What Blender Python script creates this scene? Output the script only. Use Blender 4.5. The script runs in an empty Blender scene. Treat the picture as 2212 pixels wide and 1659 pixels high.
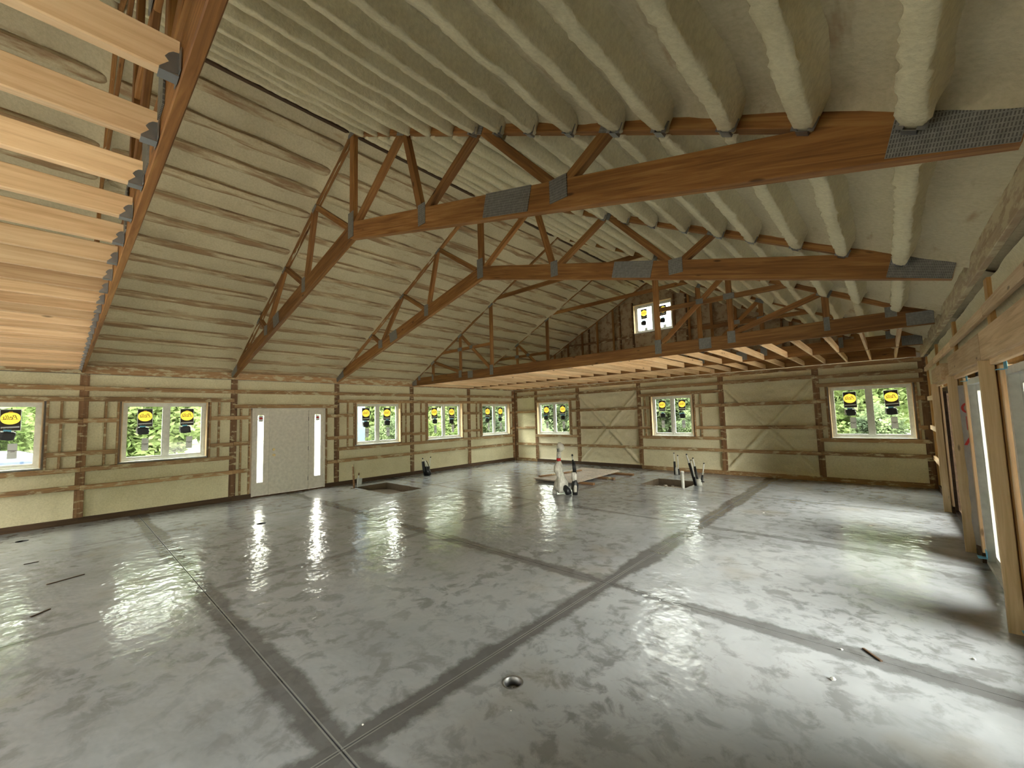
import bpy, bmesh, math, random
from mathutils import Vector, Matrix, noise

# ------------------------------------------------------------------ scene, camera, light
SC = bpy.context.scene
COL = SC.collection
SC.view_settings.view_transform = 'Standard'
SC.view_settings.look = 'None'
SC.view_settings.gamma = 1.0
SC.view_settings.exposure = 3.25
SC.view_settings.use_curve_mapping = False
SC.cycles.max_bounces = 10
SC.cycles.diffuse_bounces = 7
SC.cycles.glossy_bounces = 4
SC.cycles.transparent_max_bounces = 12
SC.cycles.caustics_reflective = False
SC.cycles.caustics_refractive = False
SC.cycles.sample_clamp_indirect = 6.0

cam = bpy.data.cameras.new('camera')
cam.sensor_fit = 'HORIZONTAL'
cam.sensor_width = 36.0
cam.lens = 885.0 / 2212.0 * 36.0
cam.clip_start = 0.02
cam.clip_end = 400
camo = bpy.data.objects.new('camera', cam)
COL.objects.link(camo)
_R = Vector((0.73690018, 0.6754584, -0.02709371))
_U = Vector((0.07250643, -0.03912662, 0.99660018))
_F = Vector((-0.67210188, 0.73635932, 0.0778075))
camo.matrix_world = Matrix(((_R.x, _U.x, -_F.x, 11.1596), (_R.y, _U.y, -_F.y, -12.3448),
                            (_R.z, _U.z, -_F.z, 1.7593), (0, 0, 0, 1)))
SC.camera = camo

SKY = 5.0
world = bpy.data.worlds.new('overcast_sky')
SC.world = world
world.use_nodes = True
_bg = world.node_tree.nodes['Background']
_bg.inputs[0].default_value = (1.0, 0.965, 0.90, 1)
_bg.inputs[1].default_value = SKY

def portal(loc, rot, sx, sy):
    l = bpy.data.lights.new('sky_portal', 'AREA')
    l.shape = 'RECTANGLE'
    l.size = sx
    l.size_y = sy
    l.cycles.is_portal = True
    o = bpy.data.objects.new('sky_portal', l)
    o.location = loc
    o.rotation_euler = rot
    COL.objects.link(o)

RND = random.Random(7)
PI = math.pi
XR, HALF = 5.85, 5.85          # ridge line, half span
XW = 11.82                     # inner face of the right-hand posts
BAY = 2.41
YF = -16.87                    # front wall, behind the camera

# ------------------------------------------------------------------ materials
MATS = {}
def new_mat(name):
    m = bpy.data.materials.new(name)
    m.use_nodes = True
    MATS[name] = m
    nt = m.node_tree
    return m, nt.nodes, nt.links, nt.nodes['Principled BSDF']

def ramp(N, L, src, stops):
    r = N.new('ShaderNodeValToRGB')
    e = r.color_ramp.elements
    e[0].position, e[0].color = stops[0][0], (*stops[0][1], 1)
    e[1].position, e[1].color = stops[-1][0], (*stops[-1][1], 1)
    for p, c in stops[1:-1]:
        k = e.new(p)
        k.color = (*c, 1)
    L.new(src, r.inputs[0])
    return r.outputs[0]

def mapped(N, L, coord, scale, off=None):
    mp = N.new('ShaderNodeMapping')
    mp.inputs['Scale'].default_value = scale
    L.new(coord, mp.inputs['Vector'])
    if off is not None:
        L.new(off, mp.inputs['Location'])
    return mp.outputs[0]

def noise_n(N, L, vec, scale, detail=3.0, rough=0.55, dist=0.0):
    n = N.new('ShaderNodeTexNoise')
    n.inputs['Scale'].default_value = scale
    n.inputs['Detail'].default_value = detail
    n.inputs['Roughness'].default_value = rough
    n.inputs['Distortion'].default_value = dist
    L.new(vec, n.inputs['Vector'])
    return n.outputs['Fac']

def math_n(N, L, op, a, b=None, c=None):
    m = N.new('ShaderNodeMath')
    m.operation = op
    for i, v in enumerate((a, b, c)):
        if v is None:
            continue
        if isinstance(v, (int, float)):
            m.inputs[i].default_value = v
        else:
            L.new(v, m.inputs[i])
    return m.outputs[0]

def mix_n(N, L, fac, a, b, mode='MIX'):
    m = N.new('ShaderNodeMix')
    m.data_type = 'RGBA'
    m.blend_type = mode
    for s, v in ((m.inputs[0], fac), (m.inputs[6], a), (m.inputs[7], b)):
        if isinstance(v, (int, float)):
            s.default_value = v
        elif isinstance(v, tuple):
            s.default_value = (*v, 1)
        else:
            L.new(v, s)
    return m.outputs[2]

def bump(N, L, bsdf, h, strength, distance):
    b = N.new('ShaderNodeBump')
    b.inputs['Strength'].default_value = strength
    b.inputs['Distance'].default_value = distance
    L.new(h, b.inputs['Height'])
    L.new(b.outputs[0], bsdf.inputs['Normal'])

def plain(name, col, rough=0.6, metal=0.0, spec=0.4):
    m, N, L, B = new_mat(name)
    tc = N.new('ShaderNodeTexCoord')
    f = noise_n(N, L, tc.outputs['Object'], 14, 3)
    c = ramp(N, L, f, [(0.3, tuple(x * 0.88 for x in col)), (0.7, tuple(min(1, x * 1.08) for x in col))])
    L.new(c, B.inputs['Base Color'])
    B.inputs['Roughness'].default_value = rough
    B.inputs['Metallic'].default_value = metal
    B.inputs['Specular IOR Level'].default_value = spec
    return m

def wood(name, dark, mid, light, foam=0.0, rough=0.62):
    """grain along the local X axis of the member"""
    m, N, L, B = new_mat(name)
    tc = N.new('ShaderNodeTexCoord')
    oi = N.new('ShaderNodeObjectInfo')
    off = N.new('ShaderNodeCombineXYZ')
    for i, k in enumerate((37.0, 11.0, 23.0)):
        L.new(math_n(N, L, 'MULTIPLY', oi.outputs['Random'], k), off.inputs[i])
    v = mapped(N, L, tc.outputs['Object'], (1.2, 26, 26), off.outputs[0])
    g = noise_n(N, L, v, 1.3, 4, 0.6, 0.8)
    v2 = mapped(N, L, tc.outputs['Object'], (0.5, 3.0, 3.0), off.outputs[0])
    g2 = noise_n(N, L, v2, 1.5, 2)
    f = math_n(N, L, 'ADD', math_n(N, L, 'MULTIPLY', g, 0.65), math_n(N, L, 'MULTIPLY', g2, 0.35))
    c = ramp(N, L, f, [(0.32, dark), (0.5, mid), (0.68, light)])
    # knots
    vk = mapped(N, L, tc.outputs['Object'], (1.0, 3.4, 3.4), off.outputs[0])
    vo = N.new('ShaderNodeTexVoronoi')
    vo.inputs['Scale'].default_value = 1.9
    L.new(vk, vo.inputs['Vector'])
    kf = N.new('ShaderNodeMapRange')
    kf.inputs[1].default_value, kf.inputs[2].default_value = 0.05, 0.10
    kf.inputs[3].default_value, kf.inputs[4].default_value = 0.8, 0.0
    L.new(vo.outputs['Distance'], kf.inputs[0])
    c = mix_n(N, L, kf.outputs[0], c, tuple(x * 0.35 for x in dark))
    tone = math_n(N, L, 'MULTIPLY_ADD', oi.outputs['Random'], 0.36, 0.80)
    hsv = N.new('ShaderNodeHueSaturation')
    L.new(c, hsv.inputs['Color'])
    L.new(tone, hsv.inputs['Value'])
    c = hsv.outputs[0]
    if foam:
        p = N.new('ShaderNodeNewGeometry')
        fn = noise_n(N, L, mapped(N, L, p.outputs['Position'], (2.2, 2.2, 7)), 2.0, 4, 0.65)
        fr = N.new('ShaderNodeMapRange')
        fr.inputs[1].default_value, fr.inputs[2].default_value = 0.62 - foam * 0.3, 0.72 - foam * 0.3
        L.new(fn, fr.inputs[0])
        c = mix_n(N, L, fr.outputs[0], c, (0.50, 0.43, 0.27))
    L.new(c, B.inputs['Base Color'])
    B.inputs['Roughness'].default_value = rough
    B.inputs['Specular IOR Level'].default_value = 0.25
    bump(N, L, B, g, 0.25, 0.004)
    return m

def foam_mat(name, a, b, brown=None, amount=0.0, film=False):
    m, N, L, B = new_mat(name)
    p = N.new('ShaderNodeNewGeometry')
    pos = p.outputs['Position']
    f1 = noise_n(N, L, pos, 1.6, 4, 0.6)
    c = ramp(N, L, f1, [(0.3, a), (0.7, b)])
    fine = noise_n(N, L, pos, 38, 3, 0.6)
    c = mix_n(N, L, 0.35, c, ramp(N, L, fine, [(0.25, tuple(x * 0.72 for x in a)), (0.75, tuple(min(1, x * 1.15) for x in b))]))
    if brown:
        fb = noise_n(N, L, mapped(N, L, pos, (2.5, 0.55, 2.5)), 2.2, 4, 0.62)
        mr = N.new('ShaderNodeMapRange')
        mr.inputs[1].default_value, mr.inputs[2].default_value = 0.66 - amount * 0.3, 0.80 - amount * 0.3
        mr.inputs[4].default_value = 0.8
        L.new(fb, mr.inputs[0])
        c = mix_n(N, L, mr.outputs[0], c, brown)
    L.new(c, B.inputs['Base Color'])
    B.inputs['Roughness'].default_value = 0.42 if film else 0.85
    B.inputs['Specular IOR Level'].default_value = 0.5 if film else 0.2
    h = math_n(N, L, 'ADD', math_n(N, L, 'MULTIPLY', noise_n(N, L, pos, 9, 3, 0.5), 0.7), math_n(N, L, 'MULTIPLY', fine, 0.3))
    bump(N, L, B, h, 0.55, 0.03)
    return m

FOAM = foam_mat('spray_foam', (0.55, 0.49, 0.31), (0.69, 0.63, 0.43))
FOAM_ROOF = foam_mat('spray_foam_roof', (0.45, 0.385, 0.245), (0.55, 0.485, 0.325), (0.30, 0.19, 0.10), 0.15)
FOAM_LEFT = foam_mat('spray_foam_thin', (0.43, 0.355, 0.22), (0.56, 0.48, 0.31), (0.25, 0.14, 0.065), 0.75)
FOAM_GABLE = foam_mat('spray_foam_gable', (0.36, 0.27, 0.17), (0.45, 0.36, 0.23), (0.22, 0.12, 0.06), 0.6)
FOAM_FILM = foam_mat('foam_under_film', (0.58, 0.51, 0.34), (0.72, 0.64, 0.45), film=True)
WOOD_TRUSS = wood('truss_lumber', (0.12, 0.046, 0.012), (0.235, 0.105, 0.030), (0.36, 0.19, 0.062))
WOOD_JOIST = wood('joist_lumber', (0.52, 0.31, 0.16), (0.72, 0.49, 0.28), (0.84, 0.63, 0.40))
WOOD_GIRT = wood('girt_lumber', (0.15, 0.08, 0.035), (0.31, 0.185, 0.085), (0.43, 0.285, 0.15), foam=0.3)
WOOD_POST = wood('post_lumber', (0.10, 0.048, 0.022), (0.19, 0.10, 0.046), (0.29, 0.17, 0.085), foam=0.22)
WOOD_EAVE = wood('eave_lumber', (0.24, 0.13, 0.06), (0.36, 0.21, 0.10), (0.46, 0.30, 0.16), foam=0.42)
WOOD_NEW = wood('new_stud_lumber', (0.52, 0.36, 0.18), (0.68, 0.50, 0.28), (0.80, 0.63, 0.40))
WOOD_COATED = wood('foam_coated_lumber', (0.30, 0.21, 0.12), (0.42, 0.31, 0.19), (0.50, 0.39, 0.26), foam=0.5)
WOOD_AMBER = wood('amber_post_lumber', (0.28, 0.14, 0.045), (0.46, 0.26, 0.09), (0.60, 0.37, 0.15))
WOOD_JAMB = wood('jamb_lumber', (0.45, 0.30, 0.16), (0.62, 0.44, 0.26), (0.74, 0.58, 0.38))
WOOD_DARK = wood('dark_treated_lumber', (0.035, 0.02, 0.012), (0.07, 0.04, 0.022), (0.11, 0.065, 0.035))
CREASE_SHADE = foam_mat('purlin_crease_shade', (0.20, 0.13, 0.07), (0.30, 0.21, 0.12), (0.46, 0.38, 0.24), 0.7)  # crease shade painted as brown on the left purlins' upslope sides
VINYL = plain('white_vinyl', (0.62, 0.62, 0.57), 0.4)
PAINT = plain('primed_door_paint', (0.60, 0.56, 0.48), 0.5)
BLACK = plain('black_plastic', (0.012, 0.012, 0.013), 0.45)
def thin(name, col, k):
    m, N, L, B = new_mat(name)
    t = N.new('ShaderNodeBsdfTranslucent')
    t.inputs[0].default_value = (*[c * 0.5 for c in col], 1)
    B.inputs['Base Color'].default_value = (*col, 1)
    B.inputs['Roughness'].default_value = 0.6
    mx = N.new('ShaderNodeMixShader')
    mx.inputs[0].default_value = k
    L.new(B.outputs[0], mx.inputs[1])
    L.new(t.outputs[0], mx.inputs[2])
    L.new(mx.outputs[0], N['Material Output'].inputs[0])
    return m
YELLOW = thin('yellow_print', (0.80, 0.50, 0.06), 0.35)
INK = plain('dark_ink', (0.03, 0.02, 0.012), 0.6)
PAPER = thin('white_paper', (0.62, 0.64, 0.64), 0.12)
BLUE_TAPE = plain('blue_tape', (0.16, 0.50, 0.72), 0.6)
RED = plain('red_print', (0.45, 0.02, 0.02), 0.6)
BRASS = plain('polished_brass', (0.95, 0.78, 0.42), 0.38, 1.0)
STEEL = plain('galvanised_steel', (0.30, 0.30, 0.30), 0.42, 0.85)
STEEL_DARK = plain('dark_hinge_steel', (0.05, 0.05, 0.05), 0.5, 0.6)  # darker steel for the door hinges
PEX = plain('white_pipe', (0.68, 0.68, 0.64), 0.4)
PVC = plain('grey_pipe', (0.50, 0.49, 0.44), 0.5)
DIRT = plain('pit_dirt', (0.12, 0.09, 0.06), 0.95)
RUBBLE = plain('pale_rubble', (0.42, 0.37, 0.30), 0.9)
SIDING = plain('outer_siding', (0.45, 0.45, 0.43), 0.6)
BARK = plain('bark', (0.10, 0.07, 0.05), 0.9)
TYRE = plain('tyre_rubber', (0.02, 0.02, 0.02), 0.8)
CARPAINT = plain('pale_blue_car_paint', (0.14, 0.165, 0.20), 0.3, 0.2)
DARKGLASS = plain('dark_car_glass', (0.03, 0.05, 0.10), 0.1)
WRAP = plain('grey_house_wrap', (0.36, 0.34, 0.33), 0.55)
PORCH = plain('pale_blue_porch_paint', (0.16, 0.20, 0.27), 0.6)

def plate_mat():
    m, N, L, B = new_mat('punched_plate_steel')
    tc = N.new('ShaderNodeTexCoord')
    br = N.new('ShaderNodeTexBrick')
    br.inputs['Scale'].default_value = 1.0
    br.offset = 0.0
    br.inputs['Brick Width'].default_value = 0.022
    br.inputs['Row Height'].default_value = 0.011
    br.inputs['Mortar Size'].default_value = 0.003
    br.inputs['Color1'].default_value = (0, 0, 0, 1)
    br.inputs['Color2'].default_value = (0.1, 0.1, 0.1, 1)
    br.inputs['Mortar'].default_value = (1, 1, 1, 1)
    sw = N.new('ShaderNodeSeparateXYZ')
    cb = N.new('ShaderNodeCombineXYZ')
    L.new(tc.outputs['Object'], sw.inputs[0])
    L.new(sw.outputs[2], cb.inputs[0])
    L.new(sw.outputs[0], cb.inputs[1])
    L.new(cb.outputs[0], br.inputs['Vector'])
    n = noise_n(N, L, tc.outputs['Object'], 30, 3)
    c = mix_n(N, L, br.outputs['Color'], ramp(N, L, n, [(0.3, (0.055, 0.052, 0.045)), (0.7, (0.10, 0.095, 0.08))]),
              ramp(N, L, n, [(0.3, (0.17, 0.165, 0.145)), (0.7, (0.25, 0.245, 0.22))]))
    L.new(c, B.inputs['Base Color'])
    B.inputs['Metallic'].default_value = 0.0
    B.inputs['Roughness'].default_value = 0.6
    bump(N, L, B, br.outputs['Color'], 0.6, 0.003)
    return m
PLATE = plate_mat()

def osb_mat():
    m, N, L, B = new_mat('strand_board')
    tc = N.new('ShaderNodeTexCoord')
    vo = N.new('ShaderNodeTexVoronoi')
    vo.inputs['Scale'].default_value = 22
    L.new(mapped(N, L, tc.outputs['Object'], (1, 2.2, 1)), vo.inputs['Vector'])
    f = noise_n(N, L, tc.outputs['Object'], 3, 4)
    c = mix_n(N, L, 0.5, vo.outputs['Color'], ramp(N, L, f, [(0.3, (0.26, 0.18, 0.11)), (0.7, (0.45, 0.34, 0.23))]))
    hs = N.new('ShaderNodeHueSaturation')
    hs.inputs['Saturation'].default_value = 0.15
    L.new(vo.outputs['Color'], hs.inputs['Color'])
    c = mix_n(N, L, 0.25, ramp(N, L, f, [(0.3, (0.30, 0.21, 0.14)), (0.7, (0.50, 0.38, 0.27))]), hs.outputs[0])
    L.new(c, B.inputs['Base Color'])
    B.inputs['Roughness'].default_value = 0.75
    return m
OSB = osb_mat()

def glass_mat(name, tint, refl=0.08):
    m, N, L, B = new_mat(name)
    N.remove(B)
    out = N['Material Output']
    tr = N.new('ShaderNodeBsdfTransparent')
    tr.inputs[0].default_value = (*tint, 1)
    gl = N.new('ShaderNodeBsdfGlossy')
    gl.inputs['Roughness'].default_value = 0.02
    fr = N.new('ShaderNodeFresnel')
    fr.inputs[0].default_value = 1.45
    mx = N.new('ShaderNodeMixShader')
    L.new(fr.outputs[0], mx.inputs[0])
    L.new(tr.outputs[0], mx.inputs[1])
    L.new(gl.outputs[0], mx.inputs[2])
    L.new(mx.outputs[0], out.inputs[0])
    return m
GLASS = glass_mat('coated_window_glass', (0.60, 0.66, 0.62))
CLEAR = glass_mat('clear_door_glass', (0.93, 0.97, 0.95))

def frosted_mat():
    m, N, L, B = new_mat('obscure_glass')
    N.remove(B)
    out = N['Material Output']
    a = N.new('ShaderNodeBsdfTranslucent')
    a.inputs[0].default_value = (0.92, 0.95, 0.92, 1)
    b = N.new('ShaderNodeBsdfTransparent')
    mx = N.new('ShaderNodeMixShader')
    mx.inputs[0].default_value = 0.3
    L.new(a.outputs[0], mx.inputs[1])
    L.new(b.outputs[0], mx.inputs[2])
    L.new(mx.outputs[0], out.inputs[0])
    return m
FROST = frosted_mat()

def film_mat():
    m, N, L, B = new_mat('milky_plastic_film')
    tc = N.new('ShaderNodeTexCoord')
    f = noise_n(N, L, mapped(N, L, tc.outputs['Object'], (1, 1, 0.5)), 18, 4)
    c = ramp(N, L, f, [(0.3, (0.34, 0.31, 0.26)), (0.65, (0.68, 0.65, 0.58))])
    L.new(c, B.inputs['Base Color'])
    B.inputs['Roughness'].default_value = 0.5
    B.inputs['Specular IOR Level'].default_value = 0.25
    bump(N, L, B, f, 0.8, 0.02)
    return m
FILM = film_mat()

def clear_film_mat():
    m, N, L, B = new_mat('clear_plastic_film')
    B.inputs['Base Color'].default_value = (0.75, 0.73, 0.68, 1)
    B.inputs['Roughness'].default_value = 0.25
    B.inputs['Alpha'].default_value = 0.45
    return m
CLEARFILM = clear_film_mat()

X_LINES = [(5.72, 0.07, 0.55), (8.87, 0.125, 1.0), (2.15, 0.05, 0.5)]
Y_LINES = [(-11.27, 0.12, 0.9), (-8.46, 0.10, 0.85), (-5.66, 0.07, 0.6), (-2.83, 0.06, 0.5)]
def concrete_mat():
    m, N, L, B = new_mat('trowelled_concrete')
    g = N.new('ShaderNodeNewGeometry')
    pos = g.outputs['Position']
    sx = N.new('ShaderNodeSeparateXYZ')
    L.new(pos, sx.inputs[0])
    big = noise_n(N, L, pos, 0.55, 4, 0.6)
    c = ramp(N, L, big, [(0.3, (0.25, 0.264, 0.275)), (0.55, (0.33, 0.345, 0.358)), (0.75, (0.39, 0.402, 0.412))])
    med = noise_n(N, L, pos, 5.2, 6, 0.64, 0.4)
    mr = N.new('ShaderNodeMapRange')
    mr.inputs[1].default_value, mr.inputs[2].default_value = 0.49, 0.60
    mr.inputs[4].default_value = 0.75
    L.new(med, mr.inputs[0])
    where = noise_n(N, L, pos, 0.8, 2)
    wm = N.new('ShaderNodeMapRange')
    wm.inputs[1].default_value, wm.inputs[2].default_value = 0.30, 0.58
    L.new(where, wm.inputs[0])
    c = mix_n(N, L, math_n(N, L, 'MULTIPLY', mr.outputs[0], wm.outputs[0]), c, (0.15, 0.153, 0.152))
    # tan dust
    tn = noise_n(N, L, mapped(N, L, pos, (1, 1, 1)), 0.9, 3)
    tm = N.new('ShaderNodeMapRange')
    tm.inputs[1].default_value, tm.inputs[2].default_value = 0.60, 0.74
    tm.inputs[4].default_value = 0.5
    L.new(tn, tm.inputs[0])
    c = mix_n(N, L, tm.outputs[0], c, (0.27, 0.235, 0.18))
    # damp bands left along the saw cuts
    rag = noise_n(N, L, pos, 5.5, 5, 0.7)
    slow = noise_n(N, L, pos, 0.7, 2)
    tot = None
    for axis, lst in ((0, X_LINES), (1, Y_LINES)):
        for v, w, s in lst:
            d = math_n(N, L, 'ABSOLUTE', math_n(N, L, 'SUBTRACT', sx.outputs[axis], v))
            d = math_n(N, L, 'ADD', d, math_n(N, L, 'MULTIPLY', math_n(N, L, 'SUBTRACT', rag, 0.5), 0.16))
            d = math_n(N, L, 'ADD', d, math_n(N, L, 'MULTIPLY', math_n(N, L, 'SUBTRACT', slow, 0.5), 0.22))
            k = N.new('ShaderNodeMapRange')
            k.inputs[1].default_value, k.inputs[2].default_value = w * 0.75, w * 1.15
            k.inputs[3].default_value, k.inputs[4].default_value = s * 0.85, 0.0
            L.new(d, k.inputs[0])
            tot = k.outputs[0] if tot is None else math_n(N, L, 'MAXIMUM', tot, k.outputs[0])
    c = mix_n(N, L, tot, c, (0.085, 0.085, 0.083))
    # pale saw dust along the cuts
    dust = None
    for axis, v in ((0, 8.87), (1, -11.27), (0, 5.72)):
        d = math_n(N, L, 'ABSOLUTE', math_n(N, L, 'SUBTRACT', sx.outputs[axis], v))
        k = math_n(N, L, 'MULTIPLY', math_n(N, L, 'LESS_THAN', math_n(N, L, 'ABSOLUTE', math_n(N, L, 'SUBTRACT', d, 0.010)), 0.004), 0.6 if v != 5.72 else 0.2)
        dust = k if dust is None else math_n(N, L, 'MAXIMUM', dust, k)
    c = mix_n(N, L, math_n(N, L, 'MULTIPLY', dust, slow), c, (0.42, 0.42, 0.40))
    L.new(c, B.inputs['Base Color'])
    rr = N.new('ShaderNodeMapRange')
    rr.inputs[3].default_value, rr.inputs[4].default_value = 0.12, 0.21
    L.new(med, rr.inputs[0])
    L.new(rr.outputs[0], B.inputs['Roughness'])
    B.inputs['Specular IOR Level'].default_value = 0.45
    h = math_n(N, L, 'ADD', math_n(N, L, 'MULTIPLY', noise_n(N, L, pos, 2.7, 3, 0.55), 0.8),
               math_n(N, L, 'MULTIPLY', noise_n(N, L, pos, 11, 2, 0.5), 0.2))
    bump(N, L, B, h, 0.5, 0.042)
    return m
CONCRETE = concrete_mat()

def ground_mat():
    m, N, L, B = new_mat('yard_grass_and_gravel')
    g = N.new('ShaderNodeNewGeometry')
    f = noise_n(N, L, g.outputs['Position'], 0.35, 4)
    grass = ramp(N, L, f, [(0.38, (0.035, 0.06, 0.015)), (0.50, (0.06, 0.075, 0.025)), (0.62, (0.10, 0.09, 0.06))])
    gravel = ramp(N, L, noise_n(N, L, g.outputs['Position'], 6.0, 4), [(0.3, (0.30, 0.285, 0.255)), (0.7, (0.39, 0.37, 0.33))])
    sp = N.new('ShaderNodeSeparateXYZ')
    L.new(g.outputs['Position'], sp.inputs[0])
    mr = N.new('ShaderNodeMapRange')
    mr.inputs[1].default_value, mr.inputs[2].default_value = 11.5, 12.5
    L.new(sp.outputs[0], mr.inputs[0])
    m2 = N.new('ShaderNodeMapRange')
    m2.inputs[1].default_value, m2.inputs[2].default_value = -16.5, -17.5
    L.new(sp.outputs[1], m2.inputs[0])
    c = mix_n(N, L, math_n(N, L, 'MAXIMUM', mr.outputs[0], m2.outputs[0]), grass, gravel)
    L.new(c, B.inputs['Base Color'])
    B.inputs['Roughness'].default_value = 0.95
    return m
GROUND = ground_mat()

def leaf_mat(name, a, b):
    m, N, L, B = new_mat(name)
    N.remove(B)
    out = N['Material Output']
    g = N.new('ShaderNodeNewGeometry')
    f = noise_n(N, L, g.outputs['Position'], 1.3, 3)
    c = ramp(N, L, f, [(0.35, a), (0.65, b)])
    d = N.new('ShaderNodeBsdfDiffuse')
    t = N.new('ShaderNodeBsdfTranslucent')
    L.new(c, d.inputs[0])
    L.new(c, t.inputs[0])
    mx = N.new('ShaderNodeMixShader')
    mx.inputs[0].default_value = 0.4
    L.new(d.outputs[0], mx.inputs[1])
    L.new(t.outputs[0], mx.inputs[2])
    L.new(mx.outputs[0], out.inputs[0])
    return m
LEAF_A = leaf_mat('bright_leaves', (0.10, 0.145, 0.045), (0.23, 0.275, 0.12))
LEAF_B = leaf_mat('deep_leaves', (0.05, 0.068, 0.042), (0.16, 0.20, 0.10))

# ------------------------------------------------------------------ helpers
def link(name, me, parent=None, M=None):
    o = bpy.data.objects.new(name, me)
    COL.objects.link(o)
    if M is not None:
        o.matrix_world = M
    if parent is not None:
        o.parent = parent
        o.matrix_parent_inverse = Matrix.Translation(-parent.location) if parent.rotation_euler[2] == 0 else parent.matrix_basis.inverted()
    return o

def mesh(name, verts, faces, mats, fm=None, smooth=False):
    me = bpy.data.meshes.new(name)
    me.from_pydata([tuple(v) for v in verts], [], faces)
    for m in (mats if isinstance(mats, (list, tuple)) else [mats]):
        me.materials.append(m)
    if fm:
        me.polygons.foreach_set('material_index', fm)
    if smooth:
        me.polygons.foreach_set('use_smooth', [True] * len(me.polygons))
    me.update()
    return me

def tag(o, label=None, cat=None, group=None, kind=None):
    if label: o['label'] = label
    if cat: o['category'] = cat
    if group: o['group'] = group
    if kind: o['kind'] = kind
    return o

def thing(name, label, cat, loc=(0, 0, 0), group=None, kind=None):
    o = bpy.data.objects.new(name, None)
    o.empty_display_size = 0.1
    o.location = loc
    COL.objects.link(o)
    return tag(o, label, cat, group, kind)

class MB:
    def __init__(s):
        s.v, s.f, s.m = [], [], []
    def box(s, lo, hi, mi=0):
        b = len(s.v)
        (x0, y0, z0), (x1, y1, z1) = lo, hi
        s.v += [(x0, y0, z0), (x1, y0, z0), (x1, y1, z0), (x0, y1, z0), (x0, y0, z1), (x1, y0, z1), (x1, y1, z1), (x0, y1, z1)]
        for q in ((0, 3, 2, 1), (4, 5, 6, 7), (0, 1, 5, 4), (1, 2, 6, 5), (2, 3, 7, 6), (3, 0, 4, 7)):
            s.f.append(tuple(b + i for i in q)); s.m.append(mi)
    def poly(s, pts, mi=0):
        b = len(s.v)
        s.v += [tuple(p) for p in pts]
        s.f.append(tuple(range(b, b + len(pts)))); s.m.append(mi)
    def tube(s, pts, rads, n=10, mi=0, cap=True):
        rings = []
        up0 = Vector((0.3, 0.9, 0.2))
        for i, p in enumerate(pts):
            p = Vector(p)
            a = Vector(pts[max(0, i - 1)]); b = Vector(pts[min(len(pts) - 1, i + 1)])
            d = (b - a).normalized()
            u = d.cross(up0)
            if u.length < 1e-3:
                u = d.cross(Vector((1, 0, 0)))
            u.normalize(); w = d.cross(u)
            r = rads[i] if isinstance(rads, (list, tuple)) else rads
            rings.append(len(s.v))
            for k in range(n):
                t = 2 * PI * k / n
                s.v.append(tuple(p + r * (math.cos(t) * u + math.sin(t) * w)))
        for i in range(len(pts) - 1):
            for k in range(n):
                s.f.append((rings[i] + k, rings[i] + (k + 1) % n, rings[i + 1] + (k + 1) % n, rings[i + 1] + k)); s.m.append(mi)
        if cap:
            s.f.append(tuple(rings[0] + k for k in reversed(range(n)))); s.m.append(mi)
            s.f.append(tuple(rings[-1] + k for k in range(n))); s.m.append(mi)
    def mapped(s, fn):
        s.v = [tuple(fn(*p)) for p in s.v]
        return s
    def build(s, name, mats, parent=None, smooth=False):
        me = mesh(name, s.v, s.f, mats, s.m, smooth)
        bm = bmesh.new(); bm.from_mesh(me)
        bmesh.ops.recalc_face_normals(bm, faces=bm.faces)
        bm.to_mesh(me); bm.free()
        return link(name, me, parent)

_prism = {}
def prism_mesh(name, l, h, t, mat, cut=0.0, c=0.004):
    """lumber with eased edges: length along X, thickness Y, height Z, centred"""
    key = (round(l, 3), round(h, 3), round(t, 3), mat.name)
    if key in _prism:
        return _prism[key]
    a, b = t / 2, h / 2
    c = min(c, a * 0.4, b * 0.4)
    sec = [(-a + c, -b), (a - c, -b), (a, -b + c), (a, b - c), (a - c, b), (-a + c, b), (-a, b - c), (-a, -b + c)]
    v = [(sx * l / 2, y, z) for sx in (-1, 1) for y, z in sec]
    f = [tuple(reversed(range(8))), tuple(range(8, 16))]
    f += [(i, (i + 1) % 8, 8 + (i + 1) % 8, 8 + i) for i in range(8)]
    me = mesh(name, v, [tuple(reversed(q)) for q in f], mat)
    _prism[key] = me
    return me

def beam(name, p0, p1, h, t, mat, parent=None, up=(0, 0, 1)):
    p0, p1 = Vector(p0), Vector(p1)
    x = (p1 - p0); l = x.length; x.normalize()
    z = Vector(up); z = (z - x * z.dot(x))
    if z.length < 1e-4:
        z = Vector((0, 1, 0)); z = z - x * z.dot(x)
    z.normalize()
    y = z.cross(x)
    c = (p0 + p1) / 2
    M = Matrix(((x.x, y.x, z.x, c.x), (x.y, y.y, z.y, c.y), (x.z, y.z, z.z, c.z), (0, 0, 0, 1)))
    return link(name, prism_mesh(name, l, h, t, mat), parent, M)

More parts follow.
